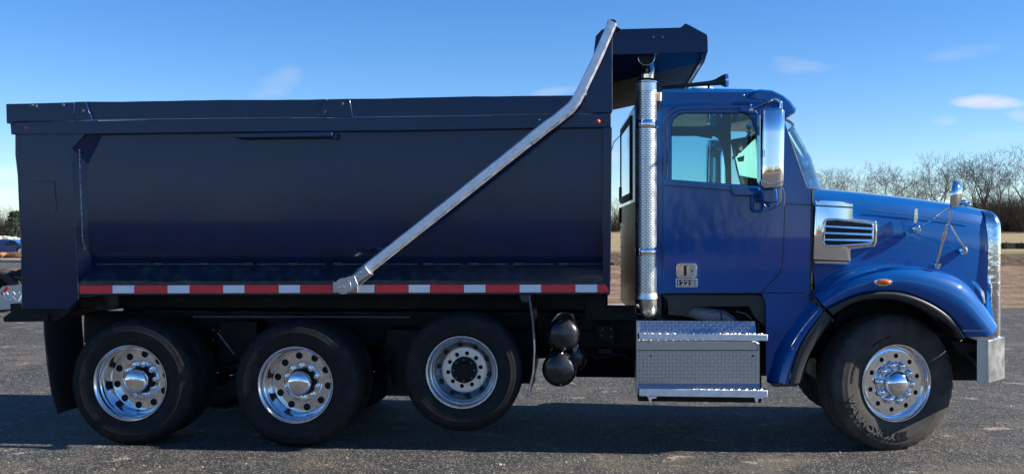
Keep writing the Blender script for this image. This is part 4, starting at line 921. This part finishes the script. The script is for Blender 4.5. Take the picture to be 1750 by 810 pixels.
    P('marker_lens', M['amber'], lambda q: q.loft([[W(1510 + rx * math.cos(a), 482 + ry * math.sin(a), .055 - o) for a in [2 * math.pi * k / 20 for k in range(20)]] for rx, ry, o in ((12.5, 5, .012), (11, 4.3, .022), (5, 2, .026))], True, True), f, ang=60)
    P('headlight', M['lens'], lambda q: q.loft([[W(1661, 481, .37), W(1672, 497, .34), W(1680, 520, .34)], [W(1668, 482, .34), W(1678, 497, .31), W(1682, 517, .32)], [W(1672, 486, .40), W(1682, 500, .39), W(1684, 518, .40)]], False, False), f, ang=60)
    P('headlight_rim', M['chrome'], lambda q: q.tube([W(1661, 480, .34), W(1668, 483, .32), W(1677, 499, .305), (W(1681, 518, .315))], .008, 6), f)
    P('fender_crease', M['edge'], lambda q: q.tube([W(1645, 565, .19), W(1690, 565, .235)], .003, 5), f)
    # skirt behind the wheel
    K = [((1313, 654), (1350, 656), (1369, 653)), ((1323, 607), (1357, 615), (1377, 622)), ((1345, 568), (1378, 571), (1400, 582)), ((1388, 516), (1410, 531), (1421, 549))]
    rs = []; fs = []
    for (O, Fp, Gp) in K:
        o0, f0, g0 = W(*O, .25), W(*Fp, .07), W(*Gp, .09); md = o0.lerp(f0, .45) + Vector((0, -.055, 0))
        rs.append([o0 + Vector((-.02, .03, 0)), o0, o0.lerp(md, .5) + Vector((0, -.02, 0)), md, f0, f0 + Vector((0, .07, 0))])
        fs.append([f0 + Vector((0, .03, 0)), f0 + Vector((0, -.012, 0)), f0.lerp(g0, .5) + Vector((0, -.022, 0)), g0, g0 + Vector((0, .1, 0))])
    sk = P('fender_skirt', M['blue'], lambda q: q.loft(rs, False, False), truck, ang=50, sub=2)
    P('fender_flare', M['plastic'], lambda q: q.loft(fs, False, False), sk, ang=50, sub=2)
    P('skirt_joint', M['trim'], lambda q: q.tube([W(1389, 506, .18), W(1402, 521, .075), W(1423, 549, .08)], .012, 6), sk)
    P('skirt_bottom', M['plastic'], lambda q: q.ppoly([(1316, 655), (1368, 653), (1362, 660), (1322, 661)], .10, .3), sk)
    P('inner_arch', M['black'], lambda q: q.loft([[W(x, y, .16), Vector((X(x, .16), .72, W(x, y, .16).z))] for x, y in ((1372, 650), (1380, 620), (1405, 575), (1440, 530), (1490, 508), (1540, 509), (1585, 530), (1620, 560), (1632, 576))], False, False), sk, ang=60)
    # bumper: end wing swept forward to the middle
    bz0, bz1 = W(1690, 655, .2).z, W(1690, 582, .2).z
    pl = [(X(1673, .24), .24), (X(1689.5, .205), .205), (X(1717, .52), .52), (X(1717, .52) + .02, YM)]
    pl += [(x, mir(y)) for x, y in reversed(pl[:-1])]
    b = P('bumper', M['alu_dull'], lambda q: q.loft([[Vector((x, y, bz0)), Vector((x, y, bz1)), Vector((x - .012, y + .012 * (1 if y < YM else -1), bz1)), Vector((x - .012, y + .012 * (1 if y < YM else -1), bz0))] for x, y in pl], True, True), truck, ang=25, bevel=.003)
    P('bumper_top', M['alu_dull'], lambda q: (q.add([Vector((x, y, bz1 - .002)) for x, y in pl] , [tuple(range(len(pl)))]), q.add([Vector((x, y, bz1 - .012)) for x, y in pl], [tuple(range(len(pl)))])), b)
    P('bumper_bracket', M['black'], lambda q: q.box((X(1640, .85), .78, .62), (X(1690, .6), .95, .86)), b)
    P('brace', M['black'], lambda q: q.tube([W(1640, 590, .5), W(1672, 622, .4)], .03, 6), b)
    P('brace', M['black'], lambda q: q.tube([W(1632, 578, .5), W(1676, 606, .5)], .025, 6), b)
    P('tow_bar', M['black'], lambda q: q.loft([[W(1625, 582, .45), W(1675, 590, .4)], [W(1640, 606, .45), W(1675, 600, .4)]], False, False), b)
    # far fender, plain mirror of the near one
    mr = [[Vector((p.x, mir(p.y), p.z)) for p in r] for r in rings]; P('fender', M['blue'], lambda q: q.loft(mr, False, False), truck, ang=50, sub=1)
    P('engine_block', M['black'], lambda q: q.box((X(1400, .6), .72, .5), (X(1680, .6), mir(.72), 1.5)), truck)
hood()

# ---------------- exhaust, horn, steps
def stack():
    cx, Y = 1104.5, .22; c = W(cx, 300, Y); r = .0815
    zt, zb = W(cx, 139, Y - r).z, W(cx, 510, Y - r).z
    q = MB(); q.tube([Vector((c.x, Y, zb - .0)), Vector((c.x, Y, zt + .03))], r * .80, 20)
    s = q.build('exhaust_stack', M['black'], truck, ang=60)
    P = lambda name, mm, f, **k: (lambda q: (f(q), q.build(name, M[mm], s, **k))[1])(MB())
    # heat shield: perforated sheet, rolled; slots are holes in the mesh
    na, pitch = 60, .0140; q = MB(); n_r = int((zt - zb) / pitch)
    zs = [];
    for i in range(n_r): zs += [zb + i * pitch, zb + i * pitch + pitch * .62]
    zs.append(zt)
    plain = lambda z: z > zt - .075 or (W(1105, 222, Y).z < z < W(1105, 205, Y).z) or (W(1105, 436, Y).z < z < W(1105, 424, Y).z) or z < zb + .03
    V = [[Vector((c.x + r * math.cos(2 * math.pi * k / na), Y + r * math.sin(2 * math.pi * k / na), z)) for k in range(na)] for z in zs]
    q.v = [p for row in V for p in row]
    for i in range(len(zs) - 1):
        for k in range(na):
            slot_row = i % 2 == 1 and not plain(zs[i]); ph = (k + (2 if (i // 2) % 2 else 0)) % 4
            face = 34 <= k <= 55
            if slot_row and ph != 3 and face: continue
            q.f.append((i * na + k, i * na + (k + 1) % na, (i + 1) * na + (k + 1) % na, (i + 1) * na + k))
    q.build('heat_shield', M['steel_shield'], s, ang=180)
    for (a, b_) in ((206, 221), (424, 436), (139, 143)):
        P('clamp_band', 'chrome', lambda q: q.lathe([(r + .002, W(1105, b_, Y).z), (r + .006, W(1105, b_, Y).z + .004), (r + .006, W(1105, a, Y).z - .004), (r + .002, W(1105, a, Y).z)], (c.x, Y, 0), 40, 'Z'), ang=50)
    P('clamp_screw', 'chrome', lambda q: q.tube([W(1120, 212, Y - .02), W(1124, 219, Y - .02)], .008, 6))
    P('shield_skirt', 'steel_shield', lambda q: q.lathe([(r + .010, zb - .005), (r + .006, zb + .02), (r + .003, zb + .04)], (c.x, Y, 0), 40, 'Z'), ang=60)
    # outlet: bend towards the viewer, open end
    p0 = Vector((c.x + .004, Y, zt)); ro = .066
    path = [p0 + Vector((0, 0, 0)), p0 + Vector((0, 0, .06)), p0 + Vector((-.0, -.004, .095)), p0 + Vector((-.002, -.04, .13)), p0 + Vector((-.006, -.10, .150)), p0 + Vector((-.012, -.20, .168))]
    def outlet(q):
        q.tube(path, [.052, .056, .060, ro, ro, ro], 28, cap=False)
        t = (path[-1] - path[-2]).normalized(); u = Vector((1, 0, 0)); u = (u - t * u.dot(t)).normalized(); w = t.cross(u); e = path[-1]
        q.loft([[e + (u * math.cos(a) + w * math.sin(a)) * rr + t * d for a in [2 * math.pi * k / 28 for k in range(28)]] for rr, d in ((ro, 0), (ro * .95, .002), (ro * .93, -.06))], True, False)
    P('outlet_pipe', 'chrome', outlet, ang=60, fix=True)
    t = (path[-1] - path[-2]).normalized(); e = path[-1] - t * .035
    u = Vector((1, 0, 0)); u = (u - t * u.dot(t)).normalized(); w = t.cross(u)
    P('pipe_bore', 'dark', lambda q: q.add([e + (u * math.cos(a) + w * math.sin(a)) * ro * .96 for a in [2 * math.pi * k / 24 for k in range(24)]], [tuple(range(24))]))
    b0 = Vector((c.x + .012, Y, zb + .03))
    P('lower_elbow', 'alu_dull', lambda q: q.tube([b0, b0 + Vector((0, 0, -.07)), b0 + Vector((.004, .02, -.115)), b0 + Vector((.02, .08, -.14)), b0 + Vector((.08, .22, -.12))], [.066, .072, .070, .068, .066], 20), ang=60)
    P('elbow_clamp', 'black', lambda q: q.tube([W(1124, 519, .36), W(1134, 518, .45)], .085, 18), ang=50)
    P('bracket', 'black', lambda q: q.box((c.x, Y + .06, 1.6), (X(1124, CY), Y + .10, 1.66)))
stack()
def horn():
    Y = .7; a, b_ = W(1131, 150.5, Y), W(1212, 142.5, Y); d = (b_ - a).normalized()
    pts = [a, b_, W(1222, 141.5, Y), W(1230, 139, Y), W(1236, 138.5, Y), W(1239, 138.3, Y)]
    q = MB(); q.tube(pts, [.012, .020, .026, .036, .050, .056], 20, cap=True)
    h = q.build('air_horn', M['tank'], truck, ang=60)
    q = MB(); q.tube([W(1239, 138.3, Y), W(1244, 138, Y)], [.058, .054], 24); q.build('horn_rim', M['chrome'], h)
    for x in (1211, 1146): q = MB(); q.tube([W(x, 142.5 + (1212 - x) * .09, Y), W(x, 153, Y)], .010, 6); q.build('horn_bracket', M['black'], h)
    q = MB(); q.sphere(W(1200, 152, .9), .02, 6, (5, 2, 1)); q.build('cab_roof_vent', M['white'], h)
horn()

def steps():
    def quad_plate(pts, t):       # flat sheet from four points, thickness t along its normal
        n = -(pts[1] - pts[0]).cross(pts[3] - pts[0]).normalized() * t
        q = MB(); q.loft([[p for p in pts], [p + n for p in pts]], True, True); return q
    def treads(pts, pitch=.029, h=.0050):
        o = pts[0]; u = pts[1] - pts[0]; v = pts[3] - pts[0]; lu, lv = u.length, v.length; u = u.normalized(); v = v.normalized(); n = -(u.cross(v)).normalized()
        if n.y > 0 and abs(n.y) > .1: n = -n
        if abs(n.y) <= .1 and n.z < 0: n = -n
        q = MB(); nu, nv = int(lu / pitch), int(lv / pitch)
        for i in range(nu + 1):
            for j in range(nv + 1):
                cu, cv = (i + .5) * pitch, (j + .5) * pitch
                if cu > lu - .008 or cv > lv - .008: continue
                a = R(45) if (i + j) % 2 else R(-45); d = u * math.cos(a) + v * math.sin(a); e = v * math.cos(a) - u * math.sin(a); c = o + u * cu + v * cv
                L_, w_ = .0130, .0044
                q.add([c - d * L_, c - e * w_, c + d * L_, c + e * w_, c - d * L_ * .55 + n * h, c + d * L_ * .55 + n * h], [(0, 1, 5, 4), (1, 2, 5), (2, 3, 5), (3, 0, 4, 5), (3, 4, 0)][:3] + [(3, 0, 4), (2, 3, 5), (3, 4, 5)])
        return q
    # box body
    q = MB(); q.poly([(0, 0)] * 0 or [(X(1089.5, .10), W(1195, 664, .1).z), (X(1298, .10), W(1195, 664, .1).z), (X(1298, .10), W(1195, 584, .1).z), (X(1089.5, .10), W(1195, 584, .1).z)], .125, .6)
    s = q.build('step_box', M['plate'], truck, bevel=.004)
    P = lambda name, mm, f, **k: (lambda q: (f(q), q.build(name, M[mm], s, **k))[1])(MB())
    def sheet(name, pts):
        o = quad_plate(pts, .004).build(name, M['plate'], s)
        t = treads(pts).build('tread_bars', M['plate'], s, ang=20, fix=False); t['kind'] = 'stuff'
    # lower front panel (slightly kicked out at the foot), its upper fold
    sheet('front_panel', [W(1089.5, 655, .118), W(1298, 655, .118), W(1298, 599, .118), W(1089.5, 599, .118)])
    sheet('front_fold', [W(1089.5, 599, .117), W(1298, 599, .117), W(1297, 589, .165), W(1090, 589, .165)])
    sheet('kick_plate', [W(1090, 664, .085), W(1299, 664, .085), W(1298.5, 654.8, .117), W(1089.8, 654.8, .117)])
    sheet('recess_panel', [W(1090, 590, .19), W(1298, 590, .19), W(1298, 578, .19), W(1090, 578, .19)])
    sheet('upper_slope', [W(1090, 570, .10), W(1293, 570, .10), W(1290, 549, .155), W(1090, 547.5, .155)])
    sheet('lower_tread', [W(1092, 668, .00), W(1311, 668, .00), W(1306, 662, .115), W(1094, 662, .115)])
    sheet('upper_tread', [W(1093, 572.5, .0), W(1311, 572.5, .0), W(1300, 569.2, .105), W(1093, 569.2, .105)])
    P('upper_step_edge', 'alu', lambda q: q.pbox(1092.5, 571.5, 1312, 580.5, -.005, .015), bevel=.003)
    P('lower_step_edge', 'alu', lambda q: q.pbox(1092.5, 667, 1312, 676.5, -.008, .012), bevel=.003)
    P('end_plate', 'plate', lambda q: q.ppoly([(1087.5, 549), (1090, 547), (1090.5, 674), (1088, 674)], .09, .5))
    P('end_plate', 'black', lambda q: q.poly([(X(1296, .12), W(1195, 664, .12).z), (X(1298, .12), W(1195, 664, .12).z), (X(1298, .12), W(1195, 552, .12).z), (X(1296, .12), W(1195, 552, .12).z)], .128, .55))
    P('support_bracket', 'alu', lambda q: q.tube([W(1105, 587, .12), W(1110, 584, .05), W(1290, 584, .05), W(1296, 587, .05), W(1297, 597, .10)], .007, 6))
    for x, sgn in ((1110, 1), (1292, 1)):
        P('foot_bracket', 'alu', lambda q: q.ppoly([(x - 5, 677), (x + 12, 677), (x + 12, 680), (x + 4, 681), (x + 3, 687), (x, 687), (x - 2, 680)], .02, .06))
    for (x, y) in ((1112, 608), (1287, 608), (1284, 567)): P('bolt', 'black', lambda q: q.lathe([(0, -.006), (.006, -.005), (.008, 0)], W(x, y, .116), 8))
    for (x, y, Y) in ((1098, 576, -.005), (1307, 576, -.005), (1099, 672, -.008), (1307, 672, -.008)): P('rivet', 'chrome', lambda q: q.lathe([(0, -.004), (.004, -.004), (.006, 0)], W(x, y, Y), 8))
steps()

# ================================================================ BACKGROUND
BARK = mat('bark', (.060, .046, .036), .9, noise=.3, nscale=3); TWIG = mat('twigs', (.088, .057, .038), .9, noise=.3, nscale=1.5)
BRUSH = mat('brush', (.060, .045, .033), .95, noise=.4, nscale=.8); GREENM = mat('cedar_foliage', (.035, .055, .028), .9, noise=.4, nscale=2)
def tree_mesh(seed, h=13.0, spread=.62, levels=6):
    rnd = random.Random(seed); trunk, crown = MB(), MB()
    def seg(mb, a, b_, ra, rb, n):
        t = (b_ - a).normalized(); u = t.orthogonal().normalized(); w = t.cross(u)
        ring = lambda p, r: [p + (u * math.cos(2 * math.pi * k / n) + w * math.sin(2 * math.pi * k / n)) * r for k in range(n)]
        ra = max(ra, .013); rb = max(rb, .011); vs = ring(a, ra) + ring(b_, rb); mb.add(vs, [(k, (k + 1) % n, (k + 1) % n + n, k + n) for k in range(n)])
    def grow(p, d, L_, r, lev):
        n = 3 if lev >= 2 else 4; k = 3 if lev < 4 else 2
        mb = trunk if lev == 0 else crown
        pts = [p]
        for i in range(k):
            j = Vector((rnd.uniform(-1, 1), rnd.uniform(-1, 1), rnd.uniform(-.5, .8))) * (.10 + .07 * lev)
            d = (d + j * .8 + Vector((0, 0, .07 if lev < 4 else .02))).normalized()
            q = p + d * (L_ / k); r2 = r * .86
            seg(mb, p, q, r, r2, 6 if lev == 0 else n); p, r = q, r2; pts.append(p)
            if lev >= 1 and lev < levels and i < k - 1 and rnd.random() < .45:
                s = d.orthogonal(); s.rotate(Matrix.Rotation(rnd.uniform(0, 6.28), 3, d)); grow(p, (d * .55 + s * rnd.uniform(.5, .9)).normalized(), L_ * rnd.uniform(.45, .65), r * .55, lev + 1)
        if lev < levels:
            nb = rnd.choice((3, 4)) if lev == 0 else rnd.choice((2, 2, 3))
            a0 = rnd.uniform(0, 6.28)
            for i in range(nb):
                s = d.orthogonal(); s.rotate(Matrix.Rotation(a0 + i * 6.28 / nb + rnd.uniform(-.5, .5), 3, d))
                grow(p, (d + s * rnd.uniform(spread * .55, spread * 1.15)).normalized(), L_ * rnd.uniform(.62, .86), r * rnd.uniform(.62, .80), lev + 1)
    grow(Vector((0, 0, -.2)), Vector((rnd.uniform(-.06, .06), 0, 1)).normalized(), h * .28, h * .020, 0)
    zz = sorted(v.z for v in crown.v); top = zz[int(len(zz) * .985)]; k = h / top
    for mb in (trunk, crown): mb.v = [v * k for v in mb.v]
    return trunk, crown
def proto_tree(seed, h, spread, levels):
    t, c = tree_mesh(seed, h, spread, levels)
    def me(mb, name, m):
        x = bpy.data.meshes.new(name); x.from_pydata(mb.v, [], mb.f); x.materials.append(m); return x
    return me(t, 'trunk', BARK), me(c, 'crown', TWIG)
PROTO = [proto_tree(s, 13, sp, 6) for s, sp in ((3, .62), (8, .7), (15, .55), (21, .66), (34, .75))]
def plant(px, dist, base_py, top_py, k, rot, label, group=None, wide=1.0):
    p = Vector((0, -D, H)) + ray(px, base_py) * dist; h = (base_py - top_py) * dist / F
    r = empty('bare_tree', p, label, 'tree', group)
    for me, nm in zip(PROTO[k], ('trunk', 'crown')):
        o = bpy.data.objects.new(nm, me); COL.objects.link(o); o.parent = r
    r.scale = (h / 13 * wide, h / 13 * wide, h / 13); r.rotation_euler.z = rot
rows = [  # px, top, label
    (1402, 292, 'small bare tree nearest the windscreen, just above the rear of the hood'), (1432, 296, 'low bare tree above the chrome side vent, second from the windscreen'), (1463, 288, 'rounded bare tree above the front edge of the side vent'),
    (1492, 293, 'low bare tree, fourth from the windscreen above the hood'), (1518, 284, 'bare tree with one high leaning twig above the middle of the hood'), (1545, 291, 'rounded bare tree just left of the hood latch'),
    (1572, 295, 'low spreading bare tree right above the ball foot of the hood mirror'), (1596, 288, 'bare tree just left of the tall group by the hood mirror'), (1612, 268, 'tall bare tree immediately left of the round hood mirror'),
    (1640, 266, 'tall bare tree rising directly behind the round hood mirror'), (1664, 272, 'bare tree right of the hood mirror, above the front of the hood'), (1682, 262, 'tallest bare tree standing alone above the grille'),
    (1706, 274, 'bare tree right of the tallest one, above the grille edge'), (1728, 280, 'bare tree with broad crown beyond the bumper'), (1752, 256, 'bare tree cut by the right edge of the photo')]
rt = random.Random(11)
for i, (px, top, lab) in enumerate(rows):
    plant(px, 178 + rt.uniform(-8, 10), 396, top, i % 5, rt.uniform(0, 6.28), lab, 'bare trees along the field', 1.05 if top > 280 else .9)
plant(1056, 190, 398, 338, 1, 1.0, 'bare tree in the gap between dump bed and exhaust stack', None, 1.1)
for i, (px, top, lab) in enumerate(((4, 352, 'bare tree at the left edge behind the dump bed'), (24, 356, 'bare tree beside the dark cedar at the left edge'))): plant(px, 150, 412, top, i + 1, i * 2.0, lab, None, 1.3)
def thicket(name, spots, m, hmin, hmax, ntw, seed, thick=.014):
    rnd = random.Random(seed); q = MB()
    for (p, s) in spots:
        for k in range(ntw):
            a = rnd.uniform(0, 6.28); lean = rnd.uniform(.05, .9); h = rnd.uniform(hmin, hmax) * s; b0 = p + Vector((rnd.uniform(-.8, .8), rnd.uniform(-.8, .8), 0))
            prev = b0; d = Vector((math.cos(a) * lean, math.sin(a) * lean, 1)).normalized(); u = Vector((1, .3, 0)).normalized() * thick
            for j in range(3):
                nx = prev + d * h / 3; d = (d + Vector((rnd.uniform(-.5, .5), rnd.uniform(-.5, .5), rnd.uniform(-.3, .3)))).normalized()
                w = thick * (1 - j * .28)
                q.add([prev + Vector((-w, 0, 0)), prev + Vector((w, 0, 0)), nx + Vector((w * .7, 0, 0)), nx + Vector((-w * .7, 0, 0)), prev + Vector((0, w, 0)), nx + Vector((0, w, 0))], [(0, 1, 2, 3), (1, 4, 5, 2), (4, 0, 3, 5)])
                prev = nx
    me = bpy.data.meshes.new(name); me.from_pydata(q.v, [], q.f); me.materials.append(m); o = bpy.data.objects.new(name, me); COL.objects.link(o); tag(o, kind='stuff'); return o
sp = []; rt = random.Random(5)
for i in range(420):
    px = rt.uniform(1380, 1800) if i % 3 else rt.uniform(1630, 1800); dist = rt.uniform(165, 200); s = .6 if px < 1600 else .75 + .75 * min(1, max(0, (px - 1600) / 90))
    b = Vector((0, -D, H)) + ray(px, 403) * dist; b.z = 2.3; sp.append((b, s))
thicket('brushwood', sp, BRUSH, 2.0, 5.2, 34, 3, .022)
sp = [((lambda b: (Vector((b.x, b.y, 1.2)), 1))(Vector((0, -D, H)) + ray(rt.uniform(-60, 90), 403) * rt.uniform(140, 175))) for i in range(90)]
sp += [((lambda b: (Vector((b.x, b.y, 2.3)), 1))(Vector((0, -D, H)) + ray(rt.uniform(1000, 1100), 403) * rt.uniform(170, 195))) for i in range(70)]
thicket('brushwood', sp, BRUSH, 1.6, 4.5, 30, 4, .022)
# evergreen at the left edge
def cedar():
    p = Vector((0, -D, H)) + ray(27, 412) * 118; r = empty('evergreen_tree', p, 'dark green cedar bush behind the rear post at the left edge', 'tree')
    q = MB(); rnd = random.Random(9)
    for i in range(2600):
        t = rnd.random() ** .8; z = .3 + t * 3.0; rad = 1.55 * (1 - t * .65) * rnd.uniform(.45, 1.05) * (1 + .2 * math.sin(i)); a = rnd.uniform(0, 6.28)
        c = p + Vector((rad * math.cos(a), rad * math.sin(a), z)); s = rnd.uniform(.08, .2); v = [Vector((rnd.uniform(-1, 1), rnd.uniform(-1, 1), rnd.uniform(-1, 1))) * s for _ in range(3)]
        q.add([c + x for x in v], [(0, 1, 2)])
    q.build('crown', GREENM, r, fix=False, smooth=False)
    MB().tube([p + Vector((0, 0, -.1)), p + Vector((0, 0, 2.6))], [.14, .04], 7).build('trunk', BARK, r)
cedar()
# silt fence across the field
def fence():
    yb = 127; m = mat('black_fence_fabric', (.012, .012, .014), .7, noise=.3, nscale=2)
    x0, x1 = X(1560, yb), X(2100, yb)
    r = empty('silt_fence', (x0 + 8, yb, 0), 'long low black silt fence across the field beyond the bumper', 'fence'); rnd = random.Random(3)
    n = 40; xs = [x0 + (x1 - x0) * i / n for i in range(n + 1)]
    q = MB(); q.loft([[Vector((x, yb + .15 * math.sin(i), -.1)), Vector((x, yb + .02 + .15 * math.sin(i), .80 + rnd.uniform(-.07, .07)))] for i, x in enumerate(xs)] + [], False, False); q.build('fabric', m, r)
    for i, x in enumerate(xs[::2]): MB().box((x - .025, yb - .06 + .15 * math.sin(2 * i), -.1), (x + .025, yb - .01 + .15 * math.sin(2 * i), 1.05)).build('stake', BARK, r)
fence()

# ---------------- things at the left edge
def left_side():
    # blue car
    Yc = 58; m = mat('car_blue', (.01, .07, .26), .3, 0, 1); gl = mat('car_glass', (.02, .03, .04), .05, 0, 1)
    p = W(8, 432, Yc); zg = W(8, 437, Yc).z; s = 1.0
    r = empty('parked_car', (p.x, Yc + .9, zg), 'blue car parked far behind the rear post at the left edge', 'car')
    x0 = W(-70, 437, Yc).x; x1 = W(62, 437, Yc).x; L_ = x1 - x0
    prof = [(0, .25), (0, .62), (.06, .78), (.22, .86), (.36, 1.28), (.45, 1.38), (.66, 1.36), (.80, .98), (.97, .84), (1, .6), (1, .25)]
    pts = [(x0 + a * L_, zg + b * .78) for a, b in prof]
    q = MB(); q.poly(pts, Yc, Yc + 1.7); q.build('body', m, r, bevel=.08, seg=3)
    for (a, b_) in ((.28, .54), (.56, .78)): MB().poly([(x0 + (a + .02) * L_, zg + .69), (x0 + b_ * L_, zg + .70), (x0 + (b_ - .06) * L_, zg + .99), (x0 + (a + .11) * L_, zg + 1.0)], Yc - .012, Yc + .02).build('window', gl, r)
    for a in (.18, .80):
        c = Vector((x0 + a * L_, Yc - .01, zg + .31)); w = MB().lathe([(.0, .0), (.17, .0), (.19, -.01), (.30, -.01), (.32, .03), (.32, .2), (0, .2)], c, 20).build('wheel', M['rubber'], r); MB().lathe([(0, -.015), (.16, -.012), (.18, -.004)], c, 16).build('rim', M['alu'], w)
    # pale rubble bank behind the car
    gm = mat('pale_rubble', (.52, .50, .46), .9, noise=.3, nscale=2); q = MB(); rnd = random.Random(6)
    for i in range(160):
        c = W(rnd.uniform(-60, 80), rnd.uniform(406, 422), 85 + rnd.uniform(-3, 3)); q.sphere(c, rnd.uniform(.15, .5), 4, (1.3, 1, .7))
    tag(q.build('rubble', gm, None), kind='stuff')
    q = MB()
    for i in range(90):
        c = W(rnd.uniform(-60, 80), rnd.uniform(434, 441), 48 + rnd.uniform(-2, 2)); q.sphere(c, rnd.uniform(.1, .32), 4, (1.5, 1, .7))
    tag(q.build('soil_heap', mat('red_soil', (.26, .13, .06), .95, noise=.4, nscale=2), None), kind='stuff')
    # pale concrete barrier
    cb = mat('pale_concrete', (.58, .53, .40), .85, noise=.15, nscale=2)
    b = W(-60, 459, 36); e = W(70, 459, 36)
    r = empty('barrier', ((b.x + e.x) / 2, 36, b.z), 'pale cream barrier with a dark stripe behind the parked chassis at the left edge', 'barrier')
    MB().box((b.x, 36, b.z), (e.x, 36.5, W(0, 442, 36).z)).build('wall', cb, r, bevel=.02); MB().box((b.x, 35.98, W(0, 448, 36).z), (e.x, 36.0, W(0, 446.3, 36).z)).build('stripe', M['black'], r)
    # parked truck chassis: wheel, frame, painted mudguard with a W emblem
    Y = 12.5; p = W(0, 545, Y); zg = 0
    r = empty('truck_chassis', (p.x, Y, 0), 'parked black truck chassis with a white W badge, cut by the left edge', 'truck')
    MB().box((W(-220, 0, Y).x, Y + .5, W(0, 476, Y).z), (W(60, 0, Y).x, Y + .62, W(0, 466, Y).z)).build('frame', M['black'], r)
    q = MB(); q.ppoly([(17, 462), (26, 464), (30, 461), (40, 458), (42, 470), (42, 477), (34, 476), (32, 470), (26, 472), (20, 468)], Y + .3, Y + .45); q.tube([W(26, 474, Y + .3), W(45, 481, Y + .3)], .04, 6); q.build('coupling', M['black'], r)
    c = W(-6, 497, Y + .35); t = make_tyre(.46, .27, .28, nseg=96); shift(t, c); w = t.build('wheel', M['rubber_front'], r, ang=28)
    MB().lathe([(.27, .02), (.25, .05), (.12, .10), (0, .1)], c, 24).build('rim', M['black'], w)
    gpt = [(-20, 530), (-12, 506), (4, 489), (36, 486), (44, 500), (44, 521), (30, 528)]
    g = MB().ppoly(gpt, Y, Y + .05).build('mudguard', M['alu_dull'], r, bevel=.008)
    def stroke(pts, w, name, mm, off=.012):
        q = MB(); P_ = [W(a, b_, Y - off) for a, b_ in pts]
        for a, b_ in zip(P_, P_[1:]):
            d = (b_ - a).normalized(); n = Vector((-d.z, 0, d.x)) * w; e = d * w * .5; q.add([a - n - e, b_ - n + e, b_ + n + e, a + n - e, *[v + Vector((0, .010, 0)) for v in (a - n - e, b_ - n + e, b_ + n + e, a + n - e)]], [(0, 1, 2, 3), (0, 4, 5, 1), (1, 5, 6, 2), (2, 6, 7, 3), (3, 7, 4, 0)])
        q.build(name, mm, g)
    stroke([(5, 500), (12, 514), (20, 510), (22, 503), (25, 510), (31, 514), (38, 499)], .012, 'badge', M['white']); stroke([(11, 500), (16, 507), (22, 499), (28, 507), (33, 500)], .009, 'badge', M['white']); stroke([(18, 512), (22, 507), (26, 512)], .008, 'badge', M['white'], .014)
    stroke([(3, 502), (13, 491)], .028, 'red_sticker', M['red'], .010)
    MB().box((W(-40, 0, Y).x, Y + .2, 0), (W(-30, 0, Y).x, Y + .4, .6)).build('stand', M['black'], r)
left_side()
# distant wood and sheds behind the photographer (they show in the chrome)
sp = [(Vector((rt.uniform(-160, 160), -95 + rt.uniform(-8, 8), 0)), rt.uniform(.8, 1.4)) for i in range(260)]
thicket('distant_wood', sp, BRUSH, 3, 8, 20, 8, .06)
